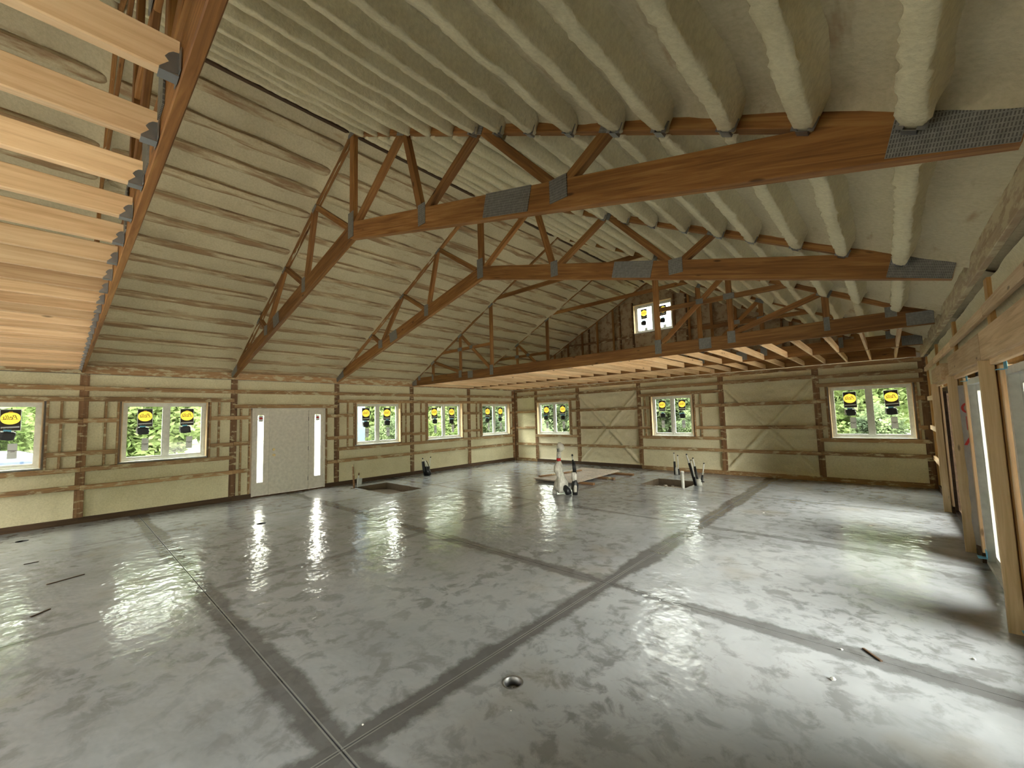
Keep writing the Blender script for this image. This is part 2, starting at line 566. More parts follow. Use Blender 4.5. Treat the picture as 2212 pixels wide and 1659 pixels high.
# ------------------------------------------------------------------ floor: slabs, pits, drains
floor = tag(link('floor', mesh('floor', [(-0.3, YF, -0.30), (12.3, YF, -0.30), (12.3, 0.3, -0.30), (-0.3, 0.3, -0.30)], [(0, 1, 2, 3)], DIRT)),
            'grey trowelled concrete floor with saw cuts and damp dark bands', 'floor', kind='structure')
PITS = [(0.66, 2.36, -7.10, -6.16), (6.52, 7.60, -2.70, -1.58)]
DRAINS = [(9.195, -10.265, 0.062, True), (2.926, -9.93, 0.075, False), (0.94, -12.71, 0.075, False)]
def slab(x0, x1, y0, y1):
    g = 0.003
    x0 += g; x1 -= g; y0 += g; y1 -= g
    holes = [p for p in PITS if p[0] < x1 and p[1] > x0 and p[2] < y1 and p[3] > y0]
    sq = [(cx - 0.13, cx + 0.13, cy - 0.13, cy + 0.13, cx, cy, r) for cx, cy, r, _ in DRAINS if x0 < cx < x1 and y0 < cy < y1]
    cuts = holes + sq
    xs = sorted({x0, x1, *[min(max(v, x0), x1) for h in cuts for v in h[:2]]})
    ys = sorted({y0, y1, *[min(max(v, y0), y1) for h in cuts for v in h[2:4]]})
    mb = MB()
    D = -0.26
    def inside(x, y): return any(h[0] < x < h[1] and h[2] < y < h[3] for h in cuts)
    for i in range(len(xs) - 1):
        for j in range(len(ys) - 1):
            a, b, c, d = xs[i], xs[i + 1], ys[j], ys[j + 1]
            if not inside((a + b) / 2, (c + d) / 2):
                mb.poly([(a, c, 0), (b, c, 0), (b, d, 0), (a, d, 0)])
    for a, b, c, d in [(x0, x1, y0, y1)] + [h[:4] for h in holes]:
        a, b, c, d = max(a, x0), min(b, x1), max(c, y0), min(d, y1)
        for p, q in (((a, c), (b, c)), ((b, c), (b, d)), ((b, d), (a, d)), ((a, d), (a, c))):
            mb.poly([(*p, 0), (*q, 0), (*q, D), (*p, D)], 0 if (a, b, c, d) == (x0, x1, y0, y1) else 1)
    for a, b, c, d, cx, cy, r in sq:
        n = 32
        ring, outer = [], []
        for k in range(n):
            t = 2 * PI * (k + 0.5) / n
            ct, st = math.cos(t), math.sin(t)
            s = 0.13 / max(abs(ct), abs(st))
            ring.append((cx + r * ct, cy + r * st)); outer.append((cx + s * ct, cy + s * st))
        corner = {(1, 1): (b, d), (-1, 1): (a, d), (-1, -1): (a, c), (1, -1): (b, c)}
        for k in range(n):
            k2 = (k + 1) % n
            mb.poly([(*ring[k], 0), (*outer[k], 0), (*outer[k2], 0), (*ring[k2], 0)])
            mb.poly([(*ring[k], 0), (*ring[k2], 0), (*ring[k2], -0.1), (*ring[k], -0.1)])
            if abs(outer[k][0] - outer[k2][0]) > 1e-4 and abs(outer[k][1] - outer[k2][1]) > 1e-4:
                q = corner[(1 if outer[k][0] + outer[k2][0] > 2 * cx else -1, 1 if outer[k][1] + outer[k2][1] > 2 * cy else -1)]
                mb.poly([(*outer[k], 0), (*q, 0), (*outer[k2], 0)])
    me = mesh('concrete_slab', mb.v, mb.f, [CONCRETE, DIRT], mb.m)
    bm = bmesh.new(); bm.from_mesh(me)
    bmesh.ops.remove_doubles(bm, verts=bm.verts, dist=1e-4)
    bmesh.ops.recalc_face_normals(bm, faces=bm.faces)
    # top faces must look up
    if any(f.normal.z < -0.5 and f.calc_center_median().z > -0.01 for f in bm.faces):
        for f in bm.faces:
            if f.calc_center_median().z > -0.001 and f.normal.z < 0:
                f.normal_flip()
    bm.to_mesh(me); bm.free()
    return link('concrete_slab', me, floor)
GX = [-0.2, 5.72, 8.87, 12.05]
GY = [YF - 0.1, -14.1, -11.27, -8.46, -5.66, -2.83, 0.2]
for i in range(len(GX) - 1):
    for j in range(len(GY) - 1):
        slab(GX[i], GX[i + 1], GY[j], GY[j + 1])

for n_, (x0, x1, y0, y1) in enumerate(PITS):
    mb = MB()
    nx, ny = 12, 10
    for j in range(ny + 1):
        for i in range(nx + 1):
            x = x0 + (x1 - x0) * i / nx; y = y0 + (y1 - y0) * j / ny
            mb.v.append((x, y, -0.17 + 0.05 * noise.noise(Vector((x * 3, y * 3, 1.7)))))
    for j in range(ny):
        for i in range(nx):
            a = j * (nx + 1) + i
            mb.f.append((a, a + 1, a + nx + 2, a + nx + 1)); mb.m.append(0)
    me = mesh('pit_bottom', mb.v, mb.f, DIRT if n_ == 0 else RUBBLE, smooth=True)
    link('pit_bottom', me, floor)

def stone_mesh(seed, r):
    bm = bmesh.new()
    bmesh.ops.create_icosphere(bm, subdivisions=1, radius=r)
    for v in bm.verts:
        v.co *= 0.75 + 0.5 * noise.noise(v.co * 9 / r * 0.1 + Vector((seed, 0, 0))) + 0.1
        v.co.z *= 0.6
    me = bpy.data.meshes.new('stone'); bm.to_mesh(me); bm.free()
    return me
for i, (x, y, r, z) in enumerate([(2.14, -6.38, 0.05, -0.12), (2.22, -6.52, 0.06, -0.12), (6.85, -1.95, 0.06, -0.13), (7.02, -1.9, 0.04, -0.13), (7.0, -2.2, 0.05, -0.12), (6.72, -2.2, 0.05, -0.13), (7.2, -2.05, 0.04, -0.13)]):
    me = stone_mesh(i * 3.1, r); me.materials.append(RUBBLE)
    o = link('stone', me, None, Matrix.Translation((x, y, z + 0.02)))
    lab = ['pale stone in the dark pit by the door wall, left one', 'pale stone in the dark pit by the door wall, right one',
           'largest pale stone in the pit under the back windows', 'small pale stone at the far side of the pit under the back windows',
           'middle pale stone in the pit under the back windows', 'pale stone at the left end of the pit under the back windows', 'small stone nearest the pipe bundle in the back pit'][i]
    tag(o, lab, 'stone', 'stones lying in the floor pits')

for cx, cy, r, near in DRAINS:
    if near:
        t = thing('floor_drain', 'round floor drain with a bright metal rim in the foreground slab', 'drain', (cx, cy, 0))
    else:
        t = thing('floor_hole', 'dark round hole in the floor ' + ('under the door reflection' if cy > -11 else 'near the wall at far left'), 'hole', (cx, cy, 0))
    mb = MB()
    n = 32
    prof = [(r + 0.010, 0.001), (r + 0.007, 0.004), (r, 0.004), (r - 0.006, -0.002), (r - 0.008, -0.05)] if near else [(r + 0.004, 0.001), (r, 0.002), (r - 0.004, -0.004), (r - 0.005, -0.05)]
    for (rr, z) in prof:
        for k in range(n):
            a = 2 * PI * k / n
            mb.v.append((cx + rr * math.cos(a), cy + rr * math.sin(a), z))
    for i in range(len(prof) - 1):
        for k in range(n):
            mb.f.append((i * n + k, i * n + (k + 1) % n, (i + 1) * n + (k + 1) % n, (i + 1) * n + k)); mb.m.append(0)
    mb.build('rim', STEEL if near else BLACK, t, True)
    mb = MB()
    mb.tube([(cx, cy, -0.06), (cx, cy, -0.045)], r - 0.006, 24)
    mb.build('bowl', plain('drain_grey', (0.09, 0.09, 0.085), 0.5) if near else BLACK, t)
    if near:
        mb = MB()
        mb.tube([(cx, cy, -0.045), (cx, cy, -0.036)], [0.03, 0.026], 16)
        mb.tube([(cx, cy, -0.036), (cx, cy, -0.026)], [0.010, 0.006], 10)
        mb.build('plug', STEEL, t)

# ------------------------------------------------------------------ walls
MAPS = {'left': lambda a, d, z: (d, a, z), 'back': lambda a, d, z: (a, -d, z),
        'right': lambda a, d, z: (XW - d, a, z), 'front': lambda a, d, z: (a, YF + d, z)}

def wall_skin(side, a0, a1, top, openings, mat=SIDING):
    """outer sheet with real openings"""
    mb = MB()
    xs = sorted({a0, a1, *[v for o in openings for v in o[:2]]})
    zs = sorted({-0.15, top, *[v for o in openings for v in o[2:4]]})
    for i in range(len(xs) - 1):
        for j in range(len(zs) - 1):
            ca, cz = (xs[i] + xs[i + 1]) / 2, (zs[j] + zs[j + 1]) / 2
            if not any(o[0] < ca < o[1] and o[2] < cz < o[3] for o in openings):
                mb.box((xs[i], -0.19, zs[j]), (xs[i + 1], -0.15, zs[j + 1]))
    mb.mapped(MAPS[side])
    return mb.build('wall_' + side, mat)

def foam_panel(side, parent, a0, a1, z0, z1, mat=FOAM, brace=None, depth=0.06, seed=0.0, bow=0.035):
    w, h = a1 - a0, z1 - z0
    if w < 0.03 or h < 0.03:
        return
    na = max(4, min(96, int(w / (0.026 if brace else 0.10)))); nz = max(4, min(26, int(h / (0.027 if brace else 0.07))))
    v, f = [], []
    fn = MAPS[side]
    for j in range(nz + 1):
        for i in range(na + 1):
            a = a0 + w * i / na; z = z0 + h * j / nz
            e = min(min(a - a0, a1 - a), min(z - z0, z1 - z))
            edge = 1.0 - min(1.0, e / 0.08)
            d = -depth + bow * edge * edge + 0.014 * noise.noise(Vector((a * 2.3 + seed, z * 3.1, seed * 1.7))) + 0.006 * noise.noise(Vector((a * 9, z * 11, seed)))
            if brace:
                ba0, ba1, bz0, bz1 = brace
                u = (a - ba0) / (ba1 - ba0); q = (z - bz0) / (bz1 - bz0)
                for dd in (u - q, u - (1 - q)):
                    d += (0.062 if dd * (1 if u > q else -1) > -0.004 else 0.05) * math.exp(-abs(dd / 0.032) ** 4) * (1 + 0.35 * noise.noise(Vector((a * 5, z * 5, 2.0))))
                    d += 0.035 * (math.exp(-((dd - 0.10) / 0.012) ** 2) + math.exp(-((dd - 0.17) / 0.012) ** 2)) * max(0, noise.noise(Vector((a * 2.2, z * 1.6, 7.0))) + 0.15)
                d += 0.03 * noise.noise(Vector((a * 4 + z * 3, z * 6 - a * 2, 3.0))) - 0.02
                d = min(d, -0.002)
            v.append(fn(a, d, z))
    for j in range(nz):
        for i in range(na):
            q = j * (na + 1) + i
            f.append((q, q + 1, q + na + 2, q + na + 1))
    me = mesh('foam_panel', v, f, mat, smooth=True)
    return link('foam_panel', me, parent)

def wbeam(side, parent, name, a0, a1, z0, z1, d0, d1, mat):
    """board on a wall: spans a0..a1, z0..z1, depth d0..d1; grain along the longer side"""
    fn = MAPS[side]
    ac, zc, dc = (a0 + a1) / 2, (z0 + z1) / 2, (d0 + d1) / 2
    dn = Vector(fn(0, 1, 0)) - Vector(fn(0, 0, 0))
    if (a1 - a0) >= (z1 - z0):
        return beam(name, fn(a0, dc, zc), fn(a1, dc, zc), z1 - z0, d1 - d0, mat, parent)
    return beam(name, fn(ac, dc, z0), fn(ac, dc, z1), a1 - a0, d1 - d0, mat, parent, up=dn.cross(Vector((0, 0, 1))))

WIN_L = [('window_1', -14.02, -12.59), ('window_2', -11.57, -10.18), ('window_3', -6.73, -5.29), ('window_4', -4.28, -2.79), ('window_5', -1.84, -0.34)]
WIN_B = [('window_6', 1.17, 2.67), ('window_7', 5.73, 6.97), ('window_8', 10.13, 11.58)]
ZB, ZT = 1.05, 2.25
DOOR = (-9.31, -7.60)

def framed_wall(side, w, posts, opens, braces=(), pmat=WOOD_POST, gmat=WOOD_GIRT, top=2.77, ends=None, film=(), pw=0.13, ledger=True):
    """posts, girts, headers, jack studs and foam panels of one wall, bay by bay. opens: (a0,a1,zbottom,ztop,kind)"""
    fn = MAPS[side]
    for p in posts:
        wbeam(side, w, 'post', p - pw / 2, p + pw / 2, 0.0, top, -0.14, 0.004, pmat)
    for i in range(len(posts) - 1):
        b0, b1 = posts[i], posts[i + 1]
        cut = [o for o in opens if b0 < (o[0] + o[1]) / 2 < b1]
        o = cut[0] if cut else None
        br = (b0, b1, 0.05, 2.48) if i in braces else None
        fm = FOAM_FILM if i in film else FOAM
        jit = lambda: RND.uniform(-0.012, 0.012)
        rows = [0.66, 1.285, 1.90, 2.505]
        g = []                                   # (z centre, full?)
        for r in rows:
            g.append((r + jit(), not (o and o[2] < r < o[3])))
        if o and o[4] == 'window':
            g += [(0.985, True), (2.295, True)]
        elif o:
            g += [(o[3] + 0.055, True)]
        zed = sorted([0.1] + [q[0] for q in g] + [top])
        for z, full in g:
            spans = [(b0, b1)] if full else [(b0, o[0] - 0.06), (o[1] + 0.06, b1)]
            if o and o[4] != 'window' and z < o[3] and full:
                spans = [(b0, o[0] - 0.06), (o[1] + 0.06, b1)]
            for s0, s1 in spans:
                if s1 - s0 > (0.5 if side == 'right' and not full else 0.06):
                    wbeam(side, w, 'girt', s0 + 0.003, s1 - 0.003, z - 0.044, z + 0.044, 0.0, 0.038, gmat)
        if o:
            zz0, zz1 = (0.985, 2.295) if o[4] == 'window' else (0.02, o[3])
            for s in (o[0] - 0.065, o[1] + 0.03):
                wbeam(side, w, 'jack_stud', s, s + 0.036, zz0, zz1, -0.13, 0.002, gmat)
            for s in (o[0] - 0.24, o[1] + 0.20):
                if b0 + 0.12 < s < b1 - 0.16:
                    wbeam(side, w, 'stud', s, s + 0.038, zz0, zz1, -0.13, -0.012, gmat)
        for k in range(len(zed) - 1):
            z0, z1 = zed[k], zed[k + 1]
            zc = (z0 + z1) / 2
            if o and o[2] < zc < o[3]:
                spans = [(b0, o[0] - 0.03), (o[1] + 0.03, b1)]
            else:
                spans = [(b0, b1)]
            for s0, s1 in spans:
                foam_panel(side, w, s0 + 0.06 if s0 == b0 else s0, s1 - 0.06 if s1 == b1 else s1, z0, z1, fm, br, seed=i * 3.3 + k * 1.1)
        spans = [(b0, b1)] if not o or o[4] == 'window' else [(b0, o[0]), (o[1], b1)]
        for s0, s1 in spans:
            wbeam(side, w, 'base_plank', s0, s1, -0.01, 0.105, -0.06, 0.012, WOOD_DARK if (i in film or side in ('left', 'right')) else gmat)

def jamb_liner(side, parent, a0, a1, z0, z1, d0, d1, mat):
    t = 0.02
    for q in ((a0, a1, z0 - t, z0), (a0, a1, z1, z1 + t), (a0 - t, a0, z0 - t, z1 + t), (a1, a1 + t, z0 - t, z1 + t)):
        wbeam(side, parent, 'jamb', *q, d0, d1, mat)

# --- left wall
posts_L = [YF + 0.02] + [-k * BAY - 0.045 for k in range(6, 0, -1)] + [-0.07]
opens_L = [(a, b, ZB, ZT, 'window') for _, a, b in WIN_L] + [(DOOR[0], DOOR[1], 0.0, 2.10, 'door')]
wl = wall_skin('left', YF - 0.19, 0.19, 3.05, [o[:4] for o in opens_L])
tag(wl, 'long foamed left wall with girts, five windows and the white door', 'wall', kind='structure')
framed_wall('left', wl, posts_L, opens_L)
for i in range(len(posts_L) - 1):
    wbeam('left', wl, 'eave_beam', posts_L[i], posts_L[i + 1], 2.775, 2.985, 0.0, 0.045, WOOD_EAVE)
# --- back wall
posts_B = [0.07, 1.11, 3.02, 5.33, 7.75, 9.90, 11.76]
opens_B = [(a, b, 1.03, 2.25, 'window') for _, a, b in WIN_B]
ATT = (5.30, 6.56, 4.28, 5.21)
wb = wall_skin('back', -0.19, 12.02, 2.9, [o[:4] for o in opens_B])
tag(wb, 'foamed back wall with three windows and crossed brace ridges', 'wall', kind='structure')
framed_wall('back', wb, posts_B, opens_B, braces=(2, 4), film=(1, 2))
for i in range(len(posts_B) - 1):
    wbeam('back', wb, 'ledger', posts_B[i], posts_B[i + 1], 2.69, 2.78, 0.0, 0.04, WOOD_GIRT)
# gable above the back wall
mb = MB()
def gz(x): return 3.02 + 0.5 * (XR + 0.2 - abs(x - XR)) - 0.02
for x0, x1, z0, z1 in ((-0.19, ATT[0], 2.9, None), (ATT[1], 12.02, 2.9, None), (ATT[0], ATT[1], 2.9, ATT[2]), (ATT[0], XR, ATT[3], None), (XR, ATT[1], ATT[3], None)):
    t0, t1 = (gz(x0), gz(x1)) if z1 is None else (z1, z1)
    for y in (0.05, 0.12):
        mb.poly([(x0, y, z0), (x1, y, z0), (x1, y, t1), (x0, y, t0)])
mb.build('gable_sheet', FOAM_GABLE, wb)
for x in (1.2, 2.4, 3.6, 4.8, 6.95, 8.1, 9.3, 10.5):
    wbeam('back', wb, 'gable_stud', x - 0.02, x + 0.02, 2.85, gz(x) - 0.12, -0.05, 0.035, WOOD_POST)
for z in (3.55, 4.2):
    hw = XR - (z - 3.0) * 2
    for s0, s1 in ((XR - hw, ATT[0] - 0.03), (ATT[1] + 0.03, XR + hw)):
        wbeam('back', wb, 'gable_girt', s0, s1, z - 0.04, z + 0.04, 0.036, 0.07, WOOD_POST)
for s in (ATT[0] - 0.06, ATT[1] + 0.02):
    wbeam('back', wb, 'gable_stud', s, s + 0.04, 2.85, ATT[3] + 0.1, -0.05, 0.034, WOOD_POST)

# --- right wall
DR2 = (-7.05, -5.42)      # glazed patio door between the two nearest posts in view
DR3 = (-9.40, -7.50)
DR4 = (-4.30, -2.60)
DR5 = (-14.25, -12.35)
posts_R = [YF + 0.02, -14.5, -12.08, -9.66, -7.30, -4.93, -2.42, -0.07]
opens_R = [(*DR2, 0.0, 2.05, 'door'), (*DR3, 0.0, 2.05, 'door'), (*DR4, 0.0, 2.05, 'door'), (*DR5, 0.0, 2.05, 'door')]
wr = wall_skin('right', YF - 0.19, 0.19, 3.05, [o[:4] for o in opens_R])
tag(wr, 'right wall of new pale studs with patio door openings', 'wall', kind='structure')
framed_wall('right', wr, posts_R, opens_R, pmat=WOOD_AMBER, gmat=WOOD_JAMB, pw=0.13)
for p in posts_R[3:7]:
    wbeam('right', wr, 'stud', p - 0.085, p - 0.047, 0.0, 2.10, 0.012, 0.10, WOOD_NEW)
    wbeam('right', wr, 'stud', p - 0.045, p + 0.05, 0.0, 2.10, 0.005, 0.09, WOOD_JOIST)
for a0, a1 in ((-9.72, -7.32), (-7.30, -4.95), (-4.0, -2.40)):
    wbeam('right', wr, 'door_header', a0, a1, 2.105, 2.335, -0.02, 0.075, WOOD_JAMB)
for i in range(len(posts_R) - 1):
    wbeam('right', wr, 'eave_beam', posts_R[i], posts_R[i + 1], 2.775, 2.985, 0.03, 0.075, WOOD_COATED)
# --- front wall, behind the camera
opens_F = [(1.2, 2.9, 1.05, 2.25, 'window'), (5.1, 7.0, 0.0, 2.2, 'door'), (8.9, 10.3, 1.05, 2.25, 'window')]  # middle doorway added, unseen, to light the trusses and back wall
wf = wall_skin('front', -0.19, 12.02, 2.9, [o[:4] for o in opens_F])
tag(wf, 'front wall behind the viewpoint', 'wall', kind='structure')
framed_wall('front', wf, [0.07, 3.9, 7.75, 11.76], opens_F)
mb = MB()
for x0, x1 in ((-0.19, XR), (XR, 12.02)):
    mb.poly([(x0, YF - 0.05, 2.9), (x1, YF - 0.05, 2.9), (x1, YF - 0.05, gz(x1)), (x0, YF - 0.05, gz(x0))])
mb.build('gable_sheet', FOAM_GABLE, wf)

# ------------------------------------------------------------------ roof: foam deck and purlins
SL = 0.5
CS, SN = 1 / math.sqrt(1 + SL * SL), SL / math.sqrt(1 + SL * SL)
ZCH = 5.79                      # underside of the top chords at the ridge
def slope_pt(side, s, y, n):
    """s: distance down the slope from the ridge, n: distance below the chord underside plane (perpendicular, + is down)"""
    q = 1 if side == 'right' else -1
    x = XR + q * (s * CS) - q * n * SN
    z = ZCH - s * SN - n * CS
    return (x, y, z)
ceiling = thing('ceiling', 'foam covered gable roof underside with rows of coated purlins', 'ceiling', (XR, -8, 5.9), kind='structure')
SLEN = (HALF + 0.25) / CS
mb = MB()
for side in ('left', 'right'):
    a, b = slope_pt(side, -0.22, YF - 0.3, -0.30), slope_pt(side, SLEN, YF - 0.3, -0.30)
    c, d = slope_pt(side, SLEN, 0.3, -0.30), slope_pt(side, -0.22, 0.3, -0.30)
    mb.poly([a, b, c, d])
    a, b = slope_pt(side, -0.26, YF - 0.3, -0.34), slope_pt(side, SLEN, YF - 0.3, -0.34)
    c, d = slope_pt(side, SLEN, 0.3, -0.34), slope_pt(side, -0.26, 0.3, -0.34)
    mb.poly([a, b, c, d])
mb.build('roof_sheet', SIDING, ceiling)
TRUSS_Y = [-12.13, -9.72, -7.28, -4.84, -2.43, -0.10]
BAYS = [(YF, -14.55), (-14.55, -12.13), (-12.13, -9.72), (-9.72, -7.28), (-7.28, -4.84), (-4.84, -2.43), (-2.43, -0.10), (-0.10, 0.16)]
def deck(side, y0, y1, seed):
    ns, ny = 84, max(4, int((y1 - y0) / 0.09))
    base = -0.115 if side == 'right' else -0.075
    v, f = [], []
    for i in range(ns + 1):
        s = -0.08 + (SLEN + 0.08) * i / ns
        for j in range(ny + 1):
            y = y0 + (y1 - y0) * j / ny
            e = min(y - y0, y1 - y)
            fil = max(0.0, 1 - e / 0.16)
            n = base + 0.075 * fil ** 2 + 0.028 * noise.noise(Vector((s * 1.7, y * 1.1, seed))) + 0.012 * noise.noise(Vector((s * 6, y * 5, seed + 3)))
            if side == 'left':
                n += 0.012 * noise.noise(Vector((s * 9, y * 1.5, seed + 9)))
            v.append(slope_pt(side, s, y, n))
    for i in range(ns):
        for j in range(ny):
            q = i * (ny + 1) + j
            f.append((q, q + 1, q + ny + 2, q + ny + 1))
    link('foam_deck', mesh('foam_deck', v, f, FOAM_ROOF, smooth=True), ceiling)

def purlin_mesh(side, length, seed):
    """foam-coated purlin: local X along the slope, Y along the length, Z down the normal (0 = deck)"""
    n = 60 if side == 'right' else 30
    v, f = [], []
    R = random.Random(seed)
    for j in range(n + 1):
        y = -length / 2 + length * j / n
        e = min(j, n - j) / n * length
        tap = min(1.0, 0.45 + e / 0.22)
        if side == 'right':
            w = (0.052 + 0.012 * (noise.noise(Vector((y * 2.3, seed, 0))) + 0.2)) * (0.45 + 0.55 * tap)
            dp = 0.150 + 0.014 * noise.noise(Vector((y * 3, seed, 5)))
            prof = [(-w * 1.6, -0.03), (-w * 1.08, 0.02), (-w * 1.02, dp * 0.5), (-w * 1.0, dp * 0.90), (-w * 0.90, dp * 0.985), (-w * 0.3, dp), (w * 0.35, dp * 1.0), (w * 0.90, dp * 0.985), (w * 1.0, dp * 0.90), (w * 1.04, dp * 0.5), (w * 1.12, 0.02), (w * 1.6, -0.03)]
            amp = 0.007
        else:
            w = 0.05 + 0.012 * noise.noise(Vector((y * 2, seed, 0)))
            dp = (0.046 + 0.014 * noise.noise(Vector((y * 1.4, seed, 5)))) * (0.5 + 0.5 * tap)
            prof = [(-w * 1.1, -0.05), (-w * 1.0, -0.004), (-w * 0.94, dp * 0.80), (-w * 0.7, dp), (w * 0.3, dp * 0.96), (w * 1.0, dp * 0.7), (w * 1.9, 0.004), (w * 2.8, -0.03)]
            amp = 0.004
        for k, (a, b) in enumerate(prof):
            jx = amp * noise.noise(Vector((y * 17, k * 1.3, seed))) + (R.uniform(-0.012, 0.012) if side == 'right' and k in (3, 4, 7, 8) and noise.noise(Vector((y * 1.5, seed, k))) > 0 else 0)
            jz = amp * noise.noise(Vector((y * 13, k * 2.3, seed + 4)))
            v.append((a + jx, y, b + jz))
    m = len(prof)
    for j in range(n):
        for k in range(m - 1):
            q = j * m + k
            f.append((q, q + m, q + m + 1, q + 1))
    f.append(tuple(range(m))); f.append(tuple(n * m + k for k in reversed(range(m))))
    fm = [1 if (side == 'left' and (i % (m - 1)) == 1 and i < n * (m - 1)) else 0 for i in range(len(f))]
    return mesh('purlin', v, f, [FOAM if side == 'right' else FOAM_LEFT, CREASE_SHADE], fm, smooth=True)

PX = [0.31, 0.67, 0.96, 1.40, 1.80, 2.18, 2.55, 2.89, 3.26, 3.65, 4.03, 4.35, 4.74, 5.10, 5.49]
PSR = [x / CS for x in PX]
PSL = [0.28 + 0.437 * k for k in range(15)]
HANGER = None
def hanger_mesh():
    mb = MB()
    mb.box((-0.026, -0.03, 0.0), (0.026, 0.03, 0.004))
    mb.box((-0.028, -0.03, -0.06), (-0.024, 0.03, 0.004))
    mb.box((0.024, -0.03, -0.06), (0.028, 0.03, 0.004))
    mb.box((0.028, 0.026, -0.07), (0.055, 0.03, 0.0))
    mb.box((-0.055, 0.026, -0.07), (-0.028, 0.03, 0.0))
    return mesh('purlin_hanger', mb.v, mb.f, STEEL)
HANGER = hanger_mesh()
for bi, (y0, y1) in enumerate(BAYS):
    for side in ('left', 'right'):
        deck(side, y0, y1, bi * 2.7 + (5 if side == 'left' else 0))
        if bi == 0 or bi == 7:
            continue
        L_ = (y1 - y0) - 0.05
        var = [purlin_mesh(side, L_, bi * 10 + k + (50 if side == 'left' else 0)) for k in range(4)]
        q = 1 if side == 'right' else -1
        base = -0.115 if side == 'right' else -0.06
        for k, s in enumerate(PSR if side == 'right' else PSL):
            c = Vector(slope_pt(side, s, (y0 + y1) / 2, base))
            xs_ = Vector((q * CS, 0, -SN)); zn = Vector((-q * SN, 0, -CS)); yy = Vector((0, 1, 0))
            if q < 0:
                pass
            flip = -1 if q > 0 else 1
            X = xs_; Y = yy * (1 if (xs_.cross(yy)).dot(zn) > 0 else -1)
            M = Matrix(((X.x, Y.x, zn.x, c.x), (X.y, Y.y, zn.y, c.y), (X.z, Y.z, zn.z, c.z), (0, 0, 0, 1)))
            link('purlin', var[(k * 3 + bi) % 4], ceiling, M)
            if side == 'right' and bi in (2, 3) and k >= 6:
                hc = Vector(slope_pt(side, s, y1 - 0.05, 0.042))
                link('purlin_hanger', HANGER, ceiling, Matrix(((X.x, Y.x, zn.x, hc.x), (X.y, Y.y, zn.y, hc.y), (X.z, Y.z, zn.z, hc.z), (0, 0, 0, 1))))
beam('ridge_board', (XR - 0.06, YF, ZCH + 0.085), (XR - 0.06, 0.1, ZCH + 0.085), 0.10, 0.05, WOOD_DARK, ceiling)

# ------------------------------------------------------------------ roof trusses
def zb_sc(x): return 2.80 + 0.25 * (HALF - abs(x - XR))      # underside, sloping bottom chord
def zt_(x): return ZCH - SL * abs(x - XR)                    # underside of the top chord
def plate(parent, x, z, y, w, h, ang=0.0):
    M = Matrix.Translation((x, y, z)) @ Matrix.Rotation(-ang, 4, 'Y')
    key = ('plate', round(w, 3), round(h, 3))
    if key not in _prism:
        mb = MB(); mb.box((-w / 2, -0.003, -h / 2), (w / 2, 0.003, h / 2))
        _prism[key] = mesh('truss_plate', mb.v, mb.f, PLATE)
    link('truss_plate', _prism[key], parent, M)

def top_chords(t, y, tk):
    for q in (-1, 1):
        a = (XR, y, ZCH + 0.07 * CS + 0.01); b = (XR + q * (HALF - 0.03), y, zt_(0.03 if q < 0 else 11.67) + 0.07 * CS + 0.01)
        beam('top_chord', a, b, 0.14, tk, WOOD_TRUSS, t, up=(q * SN, 0, CS))

def scissor_truss(y, label, tk=0.076):
    t = thing('roof_truss', label, 'truss', (XR, y, 2.8), 'vaulted trusses over the open room')
    yf = y - tk / 2
    H = 0.235
    hv = H / 2 / math.cos(math.atan(0.25))
    for q in (-1, 1):
        a = (XR, y, zb_sc(XR) + hv); e = XR + q * (HALF - 0.03)
        beam('bottom_chord', a, (e, y, zb_sc(e) + hv), H, tk, WOOD_TRUSS, t, up=(q * 0.25, 0, 1))
    top_chords(t, y, tk)
    def top(u, q): return (XR + q * u, y, zt_(XR + q * u) + 0.03)
    def bot(u, q): return (XR + q * u, y, zb_sc(XR + q * u) + 0.20)
    beam('king_post', (XR, y, zb_sc(XR) + 0.12), (XR, y, ZCH + 0.05), 0.11, tk * 0.9, WOOD_TRUSS, t, up=(1, 0, 0))
    for q in (-1, 1):
        for (ua, ka), (ub, kb) in (((0.08, 'b'), (1.24, 't')), ((1.30, 't'), (1.62, 'b')), ((1.70, 'b'), (2.56, 't')), ((2.62, 't'), (3.46, 'b')), ((3.54, 'b'), (3.96, 't'))):
            pa = bot(ua, q) if ka == 'b' else top(ua, q)
            pb = bot(ub, q) if kb == 'b' else top(ub, q)
            beam('web', pa, pb, 0.085, tk * 0.9, WOOD_TRUSS, t, up=(0.1, 0, 1))
        for u, w, h in ((1.66, 0.13, 0.24), (3.50, 0.17, 0.19)):
            plate(t, XR + q * u, zb_sc(XR + q * u) + 0.165, yf - 0.003, w, h, 0.0)
        for u, w, h in ((1.27, 0.16, 0.13), (2.59, 0.16, 0.13), (3.98, 0.16, 0.12)):
            plate(t, XR + q * u, zt_(XR + q * u) + 0.045, yf - 0.003, w, h, math.atan(-0.5 * q))
        plate(t, XR + q * 2.93, zb_sc(XR + q * 2.93) + hv + 0.01, yf - 0.0035, 0.56 if q > 0 else 0.30, 0.22, math.atan(-0.25 * q))
        plate(t, XR + q * 5.62, zb_sc(XR + q * 5.62) + hv + 0.02, yf - 0.0035, 0.42, 0.26, math.atan(-0.28 * q))
    plate(t, XR, zb_sc(XR) + 0.20, yf - 0.004, 0.15, 0.36)
    plate(t, XR, ZCH + 0.04, yf - 0.004, 0.17, 0.15)
    return t

